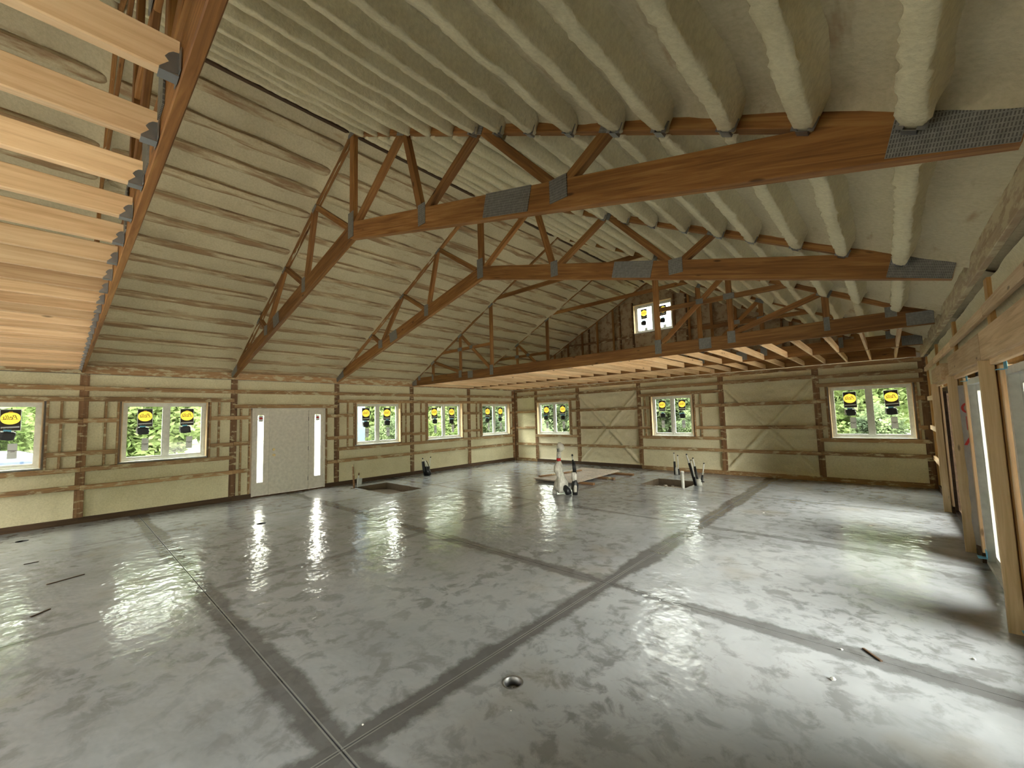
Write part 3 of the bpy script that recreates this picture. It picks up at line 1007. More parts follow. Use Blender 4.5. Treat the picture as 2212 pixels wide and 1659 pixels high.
def flat_truss(y, label, tk=0.038, gable=False):
    t = thing('roof_truss', label, 'truss', (XR, y, 2.8), 'flat bottomed trusses over the lower ceilings')
    yf = y - tk / 2
    H = 0.235
    beam('bottom_chord', (0.03, y, 2.79 + H / 2), (11.68, y, 2.79 + H / 2), H, tk, WOOD_TRUSS, t)
    top_chords(t, y, tk)
    z0 = 2.79 + H - 0.02
    if gable:
        for k in range(-8, 9):
            x = XR + k * 0.61
            if zt_(x) - z0 > 0.12 and not (ATT[0] - 0.1 < x < ATT[1] + 0.1):
                beam('web', (x, y, z0), (x, y, zt_(x) + 0.03), 0.07, tk * 0.9, WOOD_TRUSS, t, up=(1, 0, 0))
        return t
    for q in (-1, 1):
        for u in (2.22, 3.47, 4.74):
            x = XR + q * u
            beam('web', (x, y, z0), (x, y, zt_(x) + 0.03), 0.105 if u < 3 else 0.085, tk * 0.9, WOOD_TRUSS, t, up=(1, 0, 0))
            plate(t, x, z0 - 0.03, yf - 0.004, 0.12 if u < 4 else 0.07, 0.26 if u < 3 else 0.20)
            plate(t, x, zt_(x) + 0.02, yf - 0.004, 0.17, 0.12, math.atan(-0.5 * q))
        for ua, ub in ((4.70, 3.52), (3.44, 2.30)):
            beam('web', (XR + q * ua, y, zt_(XR + q * ua) + 0.0), (XR + q * ub, y, z0 + 0.04), 0.085, tk * 0.8, WOOD_TRUSS, t)
        beam('collar', (XR + q * 2.25, y, 3.665), (XR + q * 4.36, y, 3.665), 0.085, tk * 0.7, WOOD_TRUSS, t)
        plate(t, XR + q * 3.0, 3.68, yf - 0.003, 0.12, 0.09)
        plate(t, XR + q * 3.47, 3.67, yf - 0.0045, 0.17, 0.10)
        plate(t, XR + q * 3.05, 2.79 + H / 2 + 0.02, yf - 0.003, 0.20, 0.19)
        plate(t, XR + q * 5.70, 2.79 + H / 2 - 0.02, yf - 0.0035, 0.26, 0.17)
        plate(t, XR + q * 5.43, 3.02, yf - 0.003, 0.12, 0.14)
    beam('collar', (XR - 2.25, y, 4.83), (XR + 2.25, y, 4.83), 0.10, tk * 0.7, WOOD_TRUSS, t)
    return t

flat_truss(-12.13, 'flat bottomed roof truss overhead at far left, nearest the viewpoint')
scissor_truss(-9.715, 'nearest vaulted roof truss, its long beam crossing the picture')
scissor_truss(-7.27, 'second vaulted roof truss, behind and below the nearest one')
flat_truss(-4.845, 'flat bottomed roof truss along the edge of the lower ceiling', 0.05)
flat_truss(-2.43, 'darker flat bottomed truss behind the lower ceiling edge truss')
flat_truss(-0.13, 'gable end truss of close studs against the back wall', gable=True)

# ------------------------------------------------------------------ ceiling joists on hangers
def joist_hanger_mesh():
    mb = MB()
    for s in (-1, 1):
        x0, x1 = s * 0.0195, s * 0.0215
        v0 = len(mb.v)
        pts = [(0, 0.002), (0.046, -0.002), (0.046, 0.004), (0.024, 0.030), (0.034, 0.042), (0.026, 0.056), (0.016, 0.066), (0, 0.07)]
        for x in (x0, x1):
            mb.v += [(x, -p, z) for p, z in pts]
        n = len(pts)
        mb.f.append(tuple(v0 + i for i in range(n))); mb.m.append(0)
        mb.f.append(tuple(v0 + n + i for i in reversed(range(n)))); mb.m.append(0)
        for i in range(n):
            mb.f.append((v0 + i, v0 + (i + 1) % n, v0 + n + (i + 1) % n, v0 + n + i)); mb.m.append(0)
        mb.box((min(x0, s * 0.052), -0.002, 0.0), (max(x0, s * 0.052), 0.0, 0.07))
    mb.box((-0.0215, -0.046, -0.004), (0.0215, 0.0, -0.001))
    me = mesh('joist_hanger', mb.v, mb.f, STEEL)
    return me
JH = joist_hanger_mesh()
def joist_row(y0, y1, xs, label, group, hang_end, special=None):
    for i, x in enumerate(xs):
        me = prism_mesh('ceiling_joist', abs(y1 - y0), 0.112, 0.038, WOOD_JOIST)
        M = Matrix(((0, -1, 0, x), (1, 0, 0, (y0 + y1) / 2), (0, 0, 1, 2.851), (0, 0, 0, 1)))
        o = link('ceiling_joist', me, None, M)
        tag(o, (special or {}).get(i, label), 'joist', group)
        h = bpy.data.objects.new('joist_hanger', JH)
        COL.objects.link(h)
        h.parent = o
        h.matrix_parent_inverse = M.inverted()
        rz = 0 if hang_end > (y0 + y1) / 2 else PI
        h.matrix_basis = Matrix.Translation((x, hang_end, 2.795)) @ Matrix.Rotation(rz, 4, 'Z')
xs1 = [9.656 - 0.4115 * k for k in range(-1, 23)]
joist_row(-14.5, -12.153, xs1, 'pale ceiling joist in the row hung at upper left off the nearest flat truss', 'joists hung from the nearest flat truss', -12.152,
          {1: 'large pale joist at the top left corner, nearest of its row', 2: 'second pale joist from the top left corner, a smooth plain board', 3: 'third pale joist from the top left corner, with a long crack'})
xs2 = [11.36 - 0.4115 * k for k in range(28)]
joist_row(-4.81, -2.452, xs2, 'ceiling joist running back from the lower ceiling edge truss to the next truss', 'joists between the two flat trusses at the back', -4.818)
joist_row(-2.408, -0.05, xs2, 'ceiling joist running from the darker flat truss to the back wall', 'joists over the back wall', -2.41)

# ------------------------------------------------------------------ windows
def text_mesh(body, size, shear=0.0):
    cu = bpy.data.curves.new('t', 'FONT')
    cu.body = body; cu.size = size; cu.shear = shear
    cu.align_x = 'CENTER'; cu.align_y = 'CENTER'
    ob = bpy.data.objects.new('t', cu)
    COL.objects.link(ob)
    dg = bpy.context.evaluated_depsgraph_get()
    me = bpy.data.meshes.new_from_object(ob.evaluated_get(dg))
    v = [tuple(p.co) for p in me.vertices]; f = [tuple(p.vertices) for p in me.polygons]
    bpy.data.objects.remove(ob); bpy.data.curves.remove(cu); bpy.data.meshes.remove(me)
    return v, f

def RING(mb, w, h):
    """black card with an oval opening that holds the yellow oval"""
    n = 40
    ov, ou = [], []
    for k in range(n):
        t = 2 * PI * (k + 0.5) / n
        c, s_ = math.cos(t), math.sin(t)
        ov.append((0.113 * c, 0.03 + 0.105 * math.copysign(abs(s_) ** 0.85, s_)))
        m = min(w / abs(c) if abs(c) > 1e-6 else 9, ((h - 0.03) if s_ > 0 else (h + 0.03)) / abs(s_) if abs(s_) > 1e-6 else 9)
        ou.append((m * c, 0.03 + m * s_))
    for k in range(n):
        j = (k + 1) % n
        pts = [ov[k], ou[k]]
        if abs(ou[k][0] - ou[j][0]) > 1e-5 and abs(ou[k][1] - ou[j][1]) > 1e-5:
            pts.append((math.copysign(w, ou[k][0] + ou[j][0]), h if ou[k][1] + ou[j][1] > 0.06 else -h))
        pts += [ou[j], ov[j]]
        mb.poly([(x, y, 0.0014) for x, y in pts], 0)

def sticker_mesh():
    """local: x right as seen from inside, y up, z towards the room"""
    mb = MB()
    w, h = 0.115, 0.18
    mb.poly([(-w - 0.006, -h - 0.006, 0.0012), (w + 0.006, -h - 0.006, 0.0012), (w + 0.006, -h, 0.0012), (-w - 0.006, -h, 0.0012)], 2)
    mb.poly([(-w - 0.006, h, 0.0012), (w + 0.006, h, 0.0012), (w + 0.006, h + 0.006, 0.0012), (-w - 0.006, h + 0.006, 0.0012)], 2)
    for q in (-1, 1):
        mb.poly([(q * w, -h, 0.0012), (q * (w + 0.006), -h, 0.0012), (q * (w + 0.006), h, 0.0012), (q * w, h, 0.0012)], 2)
    RING(mb, w, h)
    oval = [(0.113 * math.cos(2 * PI * k / 40) * (1 if abs(math.sin(2 * PI * k / 40)) > 0.2 else 1.0), 0.03 + 0.105 * math.copysign(abs(math.sin(2 * PI * k / 40)) ** 0.85, math.sin(2 * PI * k / 40)), 0.0022) for k in range(40)]
    mb.poly(oval, 1)
    mb.poly([(-0.03, 0.13, 0.0022), (0.03, 0.13, 0.0022), (0.02, 0.15, 0.0022), (-0.02, 0.15, 0.0022)], 1)
    tv, tf = text_mesh('Pella', 0.105, 0.35)
    b = len(mb.v)
    mb.v += [(-x * 0.85, y * 1.0 + 0.045, 0.0030) for x, y, z in tv]
    for q in tf:
        mb.f.append(tuple(b + i for i in reversed(q))); mb.m.append(3)
    mb.poly([(-0.10, 0.008, 0.003), (0.095, 0.008, 0.003), (0.095, 0.013, 0.003), (-0.10, 0.013, 0.003)], 3)
    mb.poly([(-0.104, -0.142, 0.0022), (0.104, -0.135, 0.0022), (0.104, -0.108, 0.0022), (-0.104, -0.115, 0.0022)], 2)
    for x0, x1 in ((-0.09, -0.075), (-0.06, -0.03), (-0.02, 0.0), (0.015, 0.05), (0.065, 0.09)):
        mb.poly([(x0, -0.15, 0.0024), (x1, -0.148, 0.0024), (x1, -0.136, 0.0024), (x0, -0.138, 0.0024)], 0)
    return mesh('sticker', mb.v, mb.f, [INK, YELLOW, PAPER, INK], mb.m)
STICKER = sticker_mesh()
def packet_mesh(seed):
    R = random.Random(seed)
    n = 18
    rim = []
    for k in range(n):
        t = 2 * PI * k / n
        c, s = math.cos(t), math.sin(t)
        r = 1 / max(abs(c), abs(s)) ** 0.8
        rim.append((0.095 * c * r * R.uniform(0.9, 1.06), 0.084 * s * r * R.uniform(0.9, 1.06)))
    mb = MB()
    for z, k in ((0.0, 1.0), (0.012, 0.92), (0.018, 0.6)):
        mb.v += [(x * k, y * k, z) for x, y in rim]
    for i in range(2):
        for k in range(n):
            mb.f.append((i * n + k, i * n + (k + 1) % n, (i + 1) * n + (k + 1) % n, (i + 1) * n + k)); mb.m.append(0)
    mb.f.append(tuple(2 * n + k for k in range(n))); mb.m.append(0)
    x0, x1 = (-0.10, 0.07) if seed % 3 == 0 else (-0.06, 0.03)
    mb.box((x0, 0.076, 0.0), (x1, 0.108, 0.002), 1)
    mb.box((-0.115, -0.05, 0.0), (-0.085, 0.075, 0.001), 2)
    return mesh('black_packet', mb.v, mb.f, [BLACK, BLUE_TAPE, PAPER], mb.m)
PACKETS = [packet_mesh(k) for k in range(5)]
def slip_mesh():
    mb = MB()
    mb.box((-0.055, -0.13, 0), (0.055, 0.13, 0.0008), 0)
    mb.box((-0.05, 0.005, 0.0008), (0.05, 0.014, 0.0012), 1)
    mb.box((-0.02, -0.014, 0.0008), (0.03, -0.006, 0.0012), 1)
    return mesh('paper_slip', mb.v, mb.f, [PAPER, INK], mb.m)
SLIP = slip_mesh()

def basis(side, a, d, z):
    """matrix: local x = right as seen from the room, y = up, z = into the room"""
    fn = MAPS[side]
    o = Vector(fn(a, d, z))
    zn = Vector(fn(0, 1, 0)) - Vector(fn(0, 0, 0))
    y = Vector((0, 0, 1)); x = y.cross(zn)
    return Matrix(((x.x, y.x, zn.x, o.x), (x.y, y.y, zn.y, o.y), (x.z, y.z, zn.z, o.z), (0, 0, 0, 1)))

def window(side, name, label, a0, a1, z0, z1, seed, stickers=True, single=False, jmat=WOOD_JAMB):
    fn = MAPS[side]
    sgn = 1 if side in ('left', 'front') else 1
    t = thing(name, label, 'window', fn((a0 + a1) / 2, -0.1, z0), kind='structure')
    d = -0.115
    R = random.Random(seed)
    # wooden return
    T = 0.018
    for i, q in enumerate(((a0, a1, z0, z0 + T), (a0, a1, z1 - T, z1), (a0, a0 + T, z0 + T, z1 - T), (a1 - T, a1, z0 + T, z1 - T))):
        wbeam(side, t, 'jamb', *q, -0.15, 0.030, VINYL if i == 0 else jmat)
    A0, A1, Z0, Z1 = a0 + T, a1 - T, z0 + T, z1 - T
    mb = MB()
    F = 0.042
    for q in ((A0, A1, Z0, Z0 + F), (A0, A1, Z1 - F, Z1), (A0, A0 + F, Z0 + F, Z1 - F), (A1 - F, A1, Z0 + F, Z1 - F)):
        mb.box((q[0], d - 0.03, q[2]), (q[1], d + 0.035, q[3]))
    cm = (A0 + A1) / 2
    mb.box((cm - 0.028, d - 0.03, Z0 + F), (cm + 0.028, d + 0.035, Z1 - F))
    mb.mapped(fn).build('window_frame', VINYL, t)
    halves = [(A0 + F, cm - 0.028), (cm + 0.028, A1 - F)]
    for hi, (s0, s1) in enumerate(halves):
        S = 0.036
        mb = MB()
        for q in ((s0, s1, Z0 + F, Z0 + F + S), (s0, s1, Z1 - F - S, Z1 - F), (s0, s0 + S, Z0 + F + S, Z1 - F - S), (s1 - S, s1, Z0 + F + S, Z1 - F - S)):
            mb.box((q[0], d - 0.022, q[2]), (q[1], d + 0.018, q[3]))
        mb.mapped(fn).build('sash', VINYL, t)
        mb = MB()
        mb.box((s0 + S, d - 0.004, Z0 + F + S), (s1 - S, d - 0.001, Z1 - F - S))
        pane = link('pane', mesh('pane', [fn(s0 + S, d, Z0 + F + S), fn(s1 - S, d, Z0 + F + S), fn(s1 - S, d, Z1 - F - S), fn(s0 + S, d, Z1 - F - S)], [(0, 1, 2, 3)], GLASS), t)
        if stickers:
            c = (s0 + s1) / 2 + R.uniform(-0.03, 0.03)
            sc = min(1.0, (s1 - s0) / 0.62)
            tilt = Matrix.Rotation(R.uniform(-0.05, 0.05), 4, 'Z')
            S3 = Matrix.Scale(sc, 4)
            link('sticker', STICKER, pane, basis(side, c, d + 0.002, Z1 - F - S - 0.05 - 0.18 * sc) @ tilt @ S3)
            link('black_packet', PACKETS[R.randrange(5)], pane, basis(side, c + R.uniform(-0.03, 0.03), d + 0.002, Z1 - F - S - 0.51 - R.uniform(-0.015, 0.02)) @ Matrix.Rotation(R.uniform(-0.15, 0.15), 4, 'Z') @ S3)
            link('paper_slip', SLIP, pane, basis(side, c + R.uniform(0.0, 0.05), d + 0.002, Z1 - F - S - 0.77) @ S3)
    return t

WLAB = {'window_1': 'twin window at the far left edge with a parked car outside', 'window_2': 'large twin window between the left edge and the white door',
        'window_3': 'twin window just right of the white door', 'window_4': 'fourth twin window of the left wall, above the black pipe sleeve',
        'window_5': 'last twin window of the left wall, beside the room corner', 'window_6': 'back wall window nearest the room corner',
        'window_7': 'middle back wall window above the rubble pit', 'window_8': 'largest back wall window at right, filled with tree leaves'}
for i, (n_, a, b) in enumerate(WIN_L):
    window('left', n_, WLAB[n_], a, b, ZB, ZT, 11 + i)
    portal((-0.2, (a + b) / 2, (ZB + ZT) / 2), (0, -PI / 2, 0), ZT - ZB, b - a)
for i, (n_, a, b) in enumerate(WIN_B):
    window('back', n_, WLAB[n_], a, b, 1.03, 2.25, 31 + i)
    portal(((a + b) / 2, 0.2, 1.64), (-PI / 2, 0, 0), b - a, 1.22)
window('back', 'window_9', 'small attic window high in the back gable, glaring white', ATT[0], ATT[1], ATT[2], ATT[3], 57, jmat=WOOD_JAMB)
portal((5.93, 0.2, 4.75), (-PI / 2, 0, 0), 1.26, 0.93)
for i, o in enumerate(opens_F):
    if o[4] == 'window':
        window('front', 'window_%d' % (10 + i // 2), 'front wall window behind the viewpoint, ' + ('right' if i else 'left'), o[0], o[1], o[2], o[3], 77 + i, stickers=False)
    portal(((o[0] + o[1]) / 2, YF - 0.2, (o[2] + o[3]) / 2), (PI / 2, 0, 0), o[1] - o[0], o[3] - o[2])

# ------------------------------------------------------------------ white entry door with two sidelights
dr = thing('door_1', 'white entry door with two narrow bright sidelights and brass knobs', 'door', (0, -8.45, 0), kind='structure')
def lbox(name, parts, mat, parent, smooth=False):
    mb = MB()
    for y0, y1, z0, z1, d0, d1 in parts:
        mb.box((d0, y0, z0), (d1, y1, z1))
    return mb.build(name, mat, parent, smooth)
D0, D1 = DOOR
lbox('door_frame', [(D0, D1, 2.055, 2.10, -0.13, 0.02), (D0, D0 + 0.035, 0.03, 2.055, -0.13, 0.02), (D1 - 0.035, D1, 0.03, 2.055, -0.13, 0.02),
                    (-8.94, -8.895, 0.03, 2.055, -0.13, 0.015), (-8.02, -7.975, 0.03, 2.055, -0.13, 0.015)], PAINT, dr)
lbox('door_sill', [(D0, D1, -0.01, 0.03, -0.16, 0.02)], WOOD_DARK, dr)
# slab with shallow pressed panels
mb = MB()
mb.box((-0.045, -8.893, 0.036), (-0.006, -8.022, 2.053))
for y0, y1 in ((-8.80, -8.50), (-8.41, -8.11)):
    for z0, z1 in ((0.18, 0.90), (1.08, 1.90)):
        for k in range(2):
            i = k * 0.022
            mb.box((-0.006, y0 + i, z0 + i), (-0.0035 + 0.0012 * k, y1 - i, z1 - i))
slab_d = mb.build('door_panel', PAINT, dr)
for z, kn in ((0.966, 'knob'), (1.10, 'deadbolt')):
    mb = MB()
    y = -8.835
    pr = [(0.0, 0.030), (0.006, 0.030), (0.010, 0.013), (0.032, 0.012), (0.038, 0.026), (0.055, 0.029), (0.066, 0.018)] if kn == 'knob' else [(0, 0.032), (0.012, 0.030), (0.022, 0.020), (0.028, 0.014)]
    mb.tube([(-0.006 + a, y, z) for a, r in pr], [r for a, r in pr], 14)
    mb.build(kn, BRASS, slab_d, True)
for z in (0.30, 1.07, 1.83):
    mb = MB(); mb.box((-0.004, -8.026, z - 0.05), (0.006, -8.006, z + 0.05)); mb.tube([(0.006, -8.02, z - 0.052), (0.006, -8.02, z + 0.052)], 0.006, 8)
    mb.build('hinge', STEEL_DARK, dr)
for k, (p0, p1, g0, g1) in enumerate(((D0 + 0.035, -8.94, -9.19, -9.062), (-7.975, D1 - 0.035, -7.863, -7.713))):
    s = lbox('sidelight', [(p0, g0, 0.036, 2.055, -0.045, -0.006), (g1, p1, 0.036, 2.055, -0.045, -0.006), (g0, g1, 0.036, 0.345, -0.045, -0.006), (g0, g1, 1.94, 2.055, -0.045, -0.006)], PAINT, dr)
    link('pane', mesh('pane', [(-0.025, g0, 0.345), (-0.025, g1, 0.345), (-0.025, g1, 1.94), (-0.025, g0, 1.94)], [(0, 1, 2, 3)], FROST), s)
    mb = MB()
    c = (g0 + g1) / 2 + 0.005
    mb.box((-0.0225, c - 0.05, 1.78), (-0.022, c + 0.05, 1.93), 0)
    mb.poly([(-0.0215, c + 0.032 * math.cos(2 * PI * q / 20), 1.865 + 0.028 * math.sin(2 * PI * q / 20)) for q in range(20)], 1)
    mb.box((-0.0218, c - 0.042, 1.852), (-0.0214, c + 0.042, 1.872), 1)
    mb.box((-0.0218, c - 0.03, 1.805), (-0.0214, c + 0.03, 1.815), 2)
    mb.build('maker_label', [PAPER, RED, INK], s)
    mb = MB(); mb.box((-0.0225, c - 0.025, 0.37), (-0.022, c + 0.03, 0.385), 0); mb.build('date_mark', INK, s)
    portal((-0.2, (g0 + g1) / 2, 1.14), (0, -PI / 2, 0), 1.6, g1 - g0)

# ------------------------------------------------------------------ patio doors in the right wall
def patio(name, label, a0, a1, ztop, fmat, tape=True, single=False):
    t = thing(name, label, 'door', MAPS['right']((a0 + a1) / 2, -0.1, 0), kind='structure')
    fn = MAPS['right']
    F = 0.06
    mb = MB()
    for q in ((a0, a1, 0.0, 0.045), (a0, a1, ztop - F, ztop), (a0, a0 + F, 0.045, ztop - F), (a1 - F, a1, 0.045, ztop - F)):
        mb.box((q[0], -0.12, q[2]), (q[1], -0.02, q[3]))
    mb.mapped(fn).build('door_frame', fmat, t)
    cm = (a0 + a1) / 2
    for k, (s0, s1, d) in enumerate(((a0 + F, a1 - F, -0.07),) if single else ((a0 + F, cm + 0.03, -0.055), (cm - 0.03, a1 - F, -0.095))):
        S = 0.035 if single else 0.07
        mb = MB()
        for q in ((s0, s1, 0.045, 0.045 + S), (s0, s1, ztop - F - S, ztop - F), (s0, s0 + S, 0.045 + S, ztop - F - S), (s1 - S, s1, 0.045 + S, ztop - F - S)):
            mb.box((q[0], d - 0.018, q[2]), (q[1], d + 0.018, q[3]))
        s = mb.mapped(fn).build('sliding_panel', fmat, t)
        link('pane', mesh('pane', [fn(s0 + S, d, 0.045 + S), fn(s1 - S, d, 0.045 + S), fn(s1 - S, d, ztop - F - S), fn(s0 + S, d, ztop - F - S)], [(0, 1, 2, 3)], CLEAR), s)
    if tape:
        for z in (ztop + 0.012, 0.10):
            mb = MB()
            mb.box((a1 - 0.10, -0.018, z - 0.03), (a1 + 0.02, 0.03, z - 0.027) if z > 1 else (a1 + 0.02, 0.05, z - 0.027))
            mb.box((a1 - 0.10, -0.020, z - 0.03), (a1 + 0.02, -0.017, z + 0.05))
            mb.mapped(fn).build('blue_tape', BLUE_TAPE, t)
    portal(fn(cm, -0.2, ztop / 2), (0, PI / 2, 0), ztop, a1 - a0)
    return t
patio('door_2', 'white framed patio door between the two pale stud posts at right', *DR2, 2.03, VINYL)
patio('door_3', 'white framed patio door at the right edge beyond the nearest post', *DR3, 2.03, VINYL)
patio('door_4', 'dark framed glass door beyond the studs of the right wall', *DR4, 2.03, WOOD_DARK, tape=False, single=True)
patio('door_5', 'patio door in the right wall behind the viewpoint', *DR5, 2.03, VINYL, tape=False)
# house wrap folded round the far side of the patio opening
mb = MB()
nz, nx = 26, 5
for j in range(nz + 1):
    for i in range(nx + 1):
        z = 0.06 + 1.92 * j / nz; x = 11.80 + 0.15 * i / nx
        mb.v.append((x + 0.012 * noise.noise(Vector((z * 4, i, 0))), -5.02 - 0.34 * i / nx + 0.02 * noise.noise(Vector((z * 3, x * 9, 4))), z))
for j in range(nz):
    for i in range(nx):
        q = j * (nx + 1) + i
        mb.f.append((q, q + 1, q + nx + 2, q + nx + 1)); mb.m.append(0)
wrap = mb.build('house_wrap', WRAP, wr, True)
wrap['label'] = 'grey house wrap sheet with red printing'
tv, tf = text_mesh('A', 0.34)
for body, z, size in (('A', 1.34, 0.24), ('P', 1.52, 0.24), ('O', 1.70, 0.20)):
    tv, tf = text_mesh(body, size)
    mb = MB()
    for x, y, z_ in tv:
        u = (x * 0.9 + 0.075) / 0.15
        mb.v.append((11.80 + 0.15 * u - 0.004, -5.02 - 0.34 * u - 0.03, z + y))
    mb.f = [tuple(q) for q in tf]; mb.m = [0] * len(tf)
    mb.build('red_print', RED, wrap)

# ------------------------------------------------------------------ loose things on the floor
# OSB sheet on 2x4 bearers
sk = thing('plywood_sheet', 'big strand board sheet laid over bearers in the middle of the floor', 'board', (4.66, -2.5, 0.06))
rotz = 0.03
def rp(x, y, z): 
    c, s = math.cos(rotz), math.sin(rotz)
    return (4.66 + c * x - s * y, -2.5 + s * x + c * y, z)
for k, (dx, z, nm) in enumerate(((0.0, 0.066, 'lower_board'), (-0.05, 0.083, 'upper_board'))):
    beam(nm, rp(dx, -1.27, z), rp(dx, 1.23, z), 0.014, 1.26, OSB, sk, up=(0, 0, 1))
BL = ['dark bearer under the near end of the strand board', 'dark bearer under the middle of the strand board', 'dark bearer under the far end of the strand board']
for k, (y, x0, x1) in enumerate(((-0.95, -0.8, 0.98), (0.05, -0.75, 1.02), (0.95, -0.7, 1.15))):
    o = beam('bearer', rp(x0, y, 0.03), rp(x1, y, 0.03), 0.055, 0.088, WOOD_POST)
    tag(o, BL[k], 'lumber', 'bearers under the strand board')
tag(beam('loose_stud', rp(-0.62, -1.05, 0.111), rp(-0.30, 0.55, 0.111), 0.038, 0.088, WOOD_POST), 'brown stud lying on the left edge of the strand board', 'lumber')

# plastic wrapped pipe
wp = thing('wrapped_pipe', 'tall pipe wrapped in milky plastic with red tape, left of the black pipes', 'pipe', (5.62, -4.80, 0))
def blob_tube(name, prof, n, mat, parent, seed, amp):
    mb = MB()
    for i, (x, y, z, r) in enumerate(prof):
        for k in range(n):
            a = 2 * PI * k / n
            rr = r * (1 + amp * noise.noise(Vector((math.cos(a) * 1.6, math.sin(a) * 1.6, z * 9 + seed))))
            mb.v.append((x + rr * math.cos(a), y + rr * math.sin(a), z))
    for i in range(len(prof) - 1):
        for k in range(n):
            mb.f.append((i * n + k, i * n + (k + 1) % n, (i + 1) * n + (k + 1) % n, (i + 1) * n + k)); mb.m.append(0)
    mb.f.append(tuple(reversed(range(n)))); mb.m.append(0)
    mb.f.append(tuple((len(prof) - 1) * n + k for k in range(n))); mb.m.append(0)
    return mb.build(name, mat, parent, True)
bx, by = 5.66, -4.79
blob_tube('plastic_bag', [(bx - 0.01, by, 0.035, 0.085), (bx - 0.01, by, 0.12, 0.13), (bx, by, 0.26, 0.135), (bx - 0.02, by, 0.38, 0.10), (bx - 0.04, by, 0.50, 0.105), (bx - 0.05, by, 0.60, 0.095), (bx - 0.045, by, 0.68, 0.06), (bx - 0.04, by, 0.74, 0.042)], 20, FILM, wp, 1.0, 0.6)
blob_tube('red_tape', [(bx - 0.04, by, 0.72, 0.046), (bx - 0.04, by, 0.75, 0.05), (bx - 0.04, by, 0.79, 0.046)], 14, RED, wp, 2.0, 0.1)
blob_tube('bag_neck', [(bx - 0.04, by, 0.78, 0.042), (bx - 0.03, by, 0.86, 0.052), (bx - 0.02, by, 0.94, 0.046)], 16, FILM, wp, 4.0, 0.3)
blob_tube('bag_tail', [(bx - 0.01, by, 0.93, 0.05), (bx + 0.04, by, 1.0, 0.085), (bx + 0.02, by, 1.08, 0.065), (bx, by, 1.14, 0.02)], 16, CLEARFILM, wp, 5.0, 0.5)
mb = MB(); mb.tube([(bx - 0.03, by - 0.01, 0.92), (bx - 0.025, by - 0.01, 1.0)], 0.03, 12); mb.build('black_band', BLACK, wp, True)
mb = MB(); mb.tube([(5.84, -4.75, 0.0), (5.80, -4.76, 0.10), (5.73, -4.78, 0.17)], [0.072, 0.072, 0.06], 14); mb.build('black_sleeve', BLACK, wp, True)
blob_tube('side_pipe', [(5.50, -4.82, 0.0, 0.05), (5.50, -4.82, 0.05, 0.052), (5.53, -4.81, 0.18, 0.045)], 14, FILM, wp, 6.0, 0.2)

for px_, py_, sd in ((11.965, -7.41, 1.0), (11.955, -5.03, 2.0)):
    blob_tube('foam_edge', [(px_ + 0.012 * math.sin(k * 1.7 + sd), py_, 0.02 + 2.05 * k / 24, 0.020 + 0.014 * abs(math.sin(k * 2.3 + sd))) for k in range(25)], 8, FOAM, wr, sd, 0.5)
# black pipe group
bp = thing('pipe_stub_group', 'upright black and clear pipe stubs just right of the wrapped pipe', 'pipe', (5.95, -4.72, 0))
px, py = 5.965, -4.70
blob_tube('black_base', [(px, py, 0, 0.055), (px, py, 0.08, 0.06), (px, py, 0.14, 0.075), (px, py, 0.24, 0.078), (px, py, 0.30, 0.05), (px, py, 0.33, 0.04)], 16, BLACK, bp, 1.0, 0.12)
blob_tube('grey_wrap', [(px + 0.035, py - 0.045, 0.07, 0.035), (px + 0.04, py - 0.045, 0.16, 0.04), (px + 0.035, py - 0.04, 0.22, 0.03)], 12, FILM, bp, 3.0, 0.2)
blob_tube('clear_sleeve', [(px - 0.01, py, 0.30, 0.05), (px - 0.01, py, 0.36, 0.062), (px - 0.01, py, 0.46, 0.058), (px - 0.01, py, 0.49, 0.055)], 16, FILM, bp, 2.0, 0.15)
mb = MB(); mb.tube([(px - 0.055, py, 0.30), (px - 0.06, py, 0.45), (px - 0.055, py, 0.50)], 0.012, 8); mb.build('thin_black_pipe', BLACK, bp, True)
mb = MB(); mb.tube([(px, py, 0.46), (px - 0.01, py, 0.62), (px - 0.03, py, 0.76)], [0.034, 0.03, 0.02], 12); mb.build('tall_black_pipe', BLACK, bp, True)
mb = MB(); mb.tube([(px + 0.02, py + 0.01, 0.46), (px + 0.01, py + 0.01, 0.62), (px, py, 0.71)], [0.03, 0.028, 0.022], 12); mb.build('short_black_pipe', BLACK, bp, True)
mb = MB(); mb.tube([(px - 0.03, py, 0.75), (px - 0.035, py, 0.84)], 0.012, 8); mb.tube([(px - 0.035, py, 0.84), (px - 0.035, py, 0.88)], [0.022, 0.016], 8, 1); mb.build('pipe_tip', [PVC, BLACK], bp, True)

# black sleeve group by the left wall
sg = thing('sleeved_pipe_group', 'black sleeve with thin white pipes by the left wall, under the fourth window', 'pipe', (0.52, -4.66, 0))
mb = MB(); mb.tube([(0.56, -4.62, 0.0), (0.50, -4.66, 0.14), (0.50, -4.66, 0.27)], [0.085, 0.08, 0.075], 14); mb.build('wide_black_sleeve', BLACK, sg, True)
mb = MB(); mb.tube([(0.48, -4.72, 0.0), (0.46, -4.76, 0.2), (0.44, -4.78, 0.43)], [0.05, 0.048, 0.045], 12); mb.build('tall_black_sleeve', BLACK, sg, True)
mb = MB(); mb.tube([(0.44, -4.78, 0.4), (0.44, -4.79, 0.5)], 0.011, 8); mb.tube([(0.44, -4.79, 0.5), (0.44, -4.79, 0.54)], 0.016, 8, 1); mb.build('white_pipe', [PEX, BLACK], sg, True)
mb = MB(); mb.tube([(0.50, -4.66, 0.25), (0.48, -4.70, 0.36), (0.46, -4.73, 0.46)], 0.022, 8); mb.build('white_pipe', PEX, sg, True)
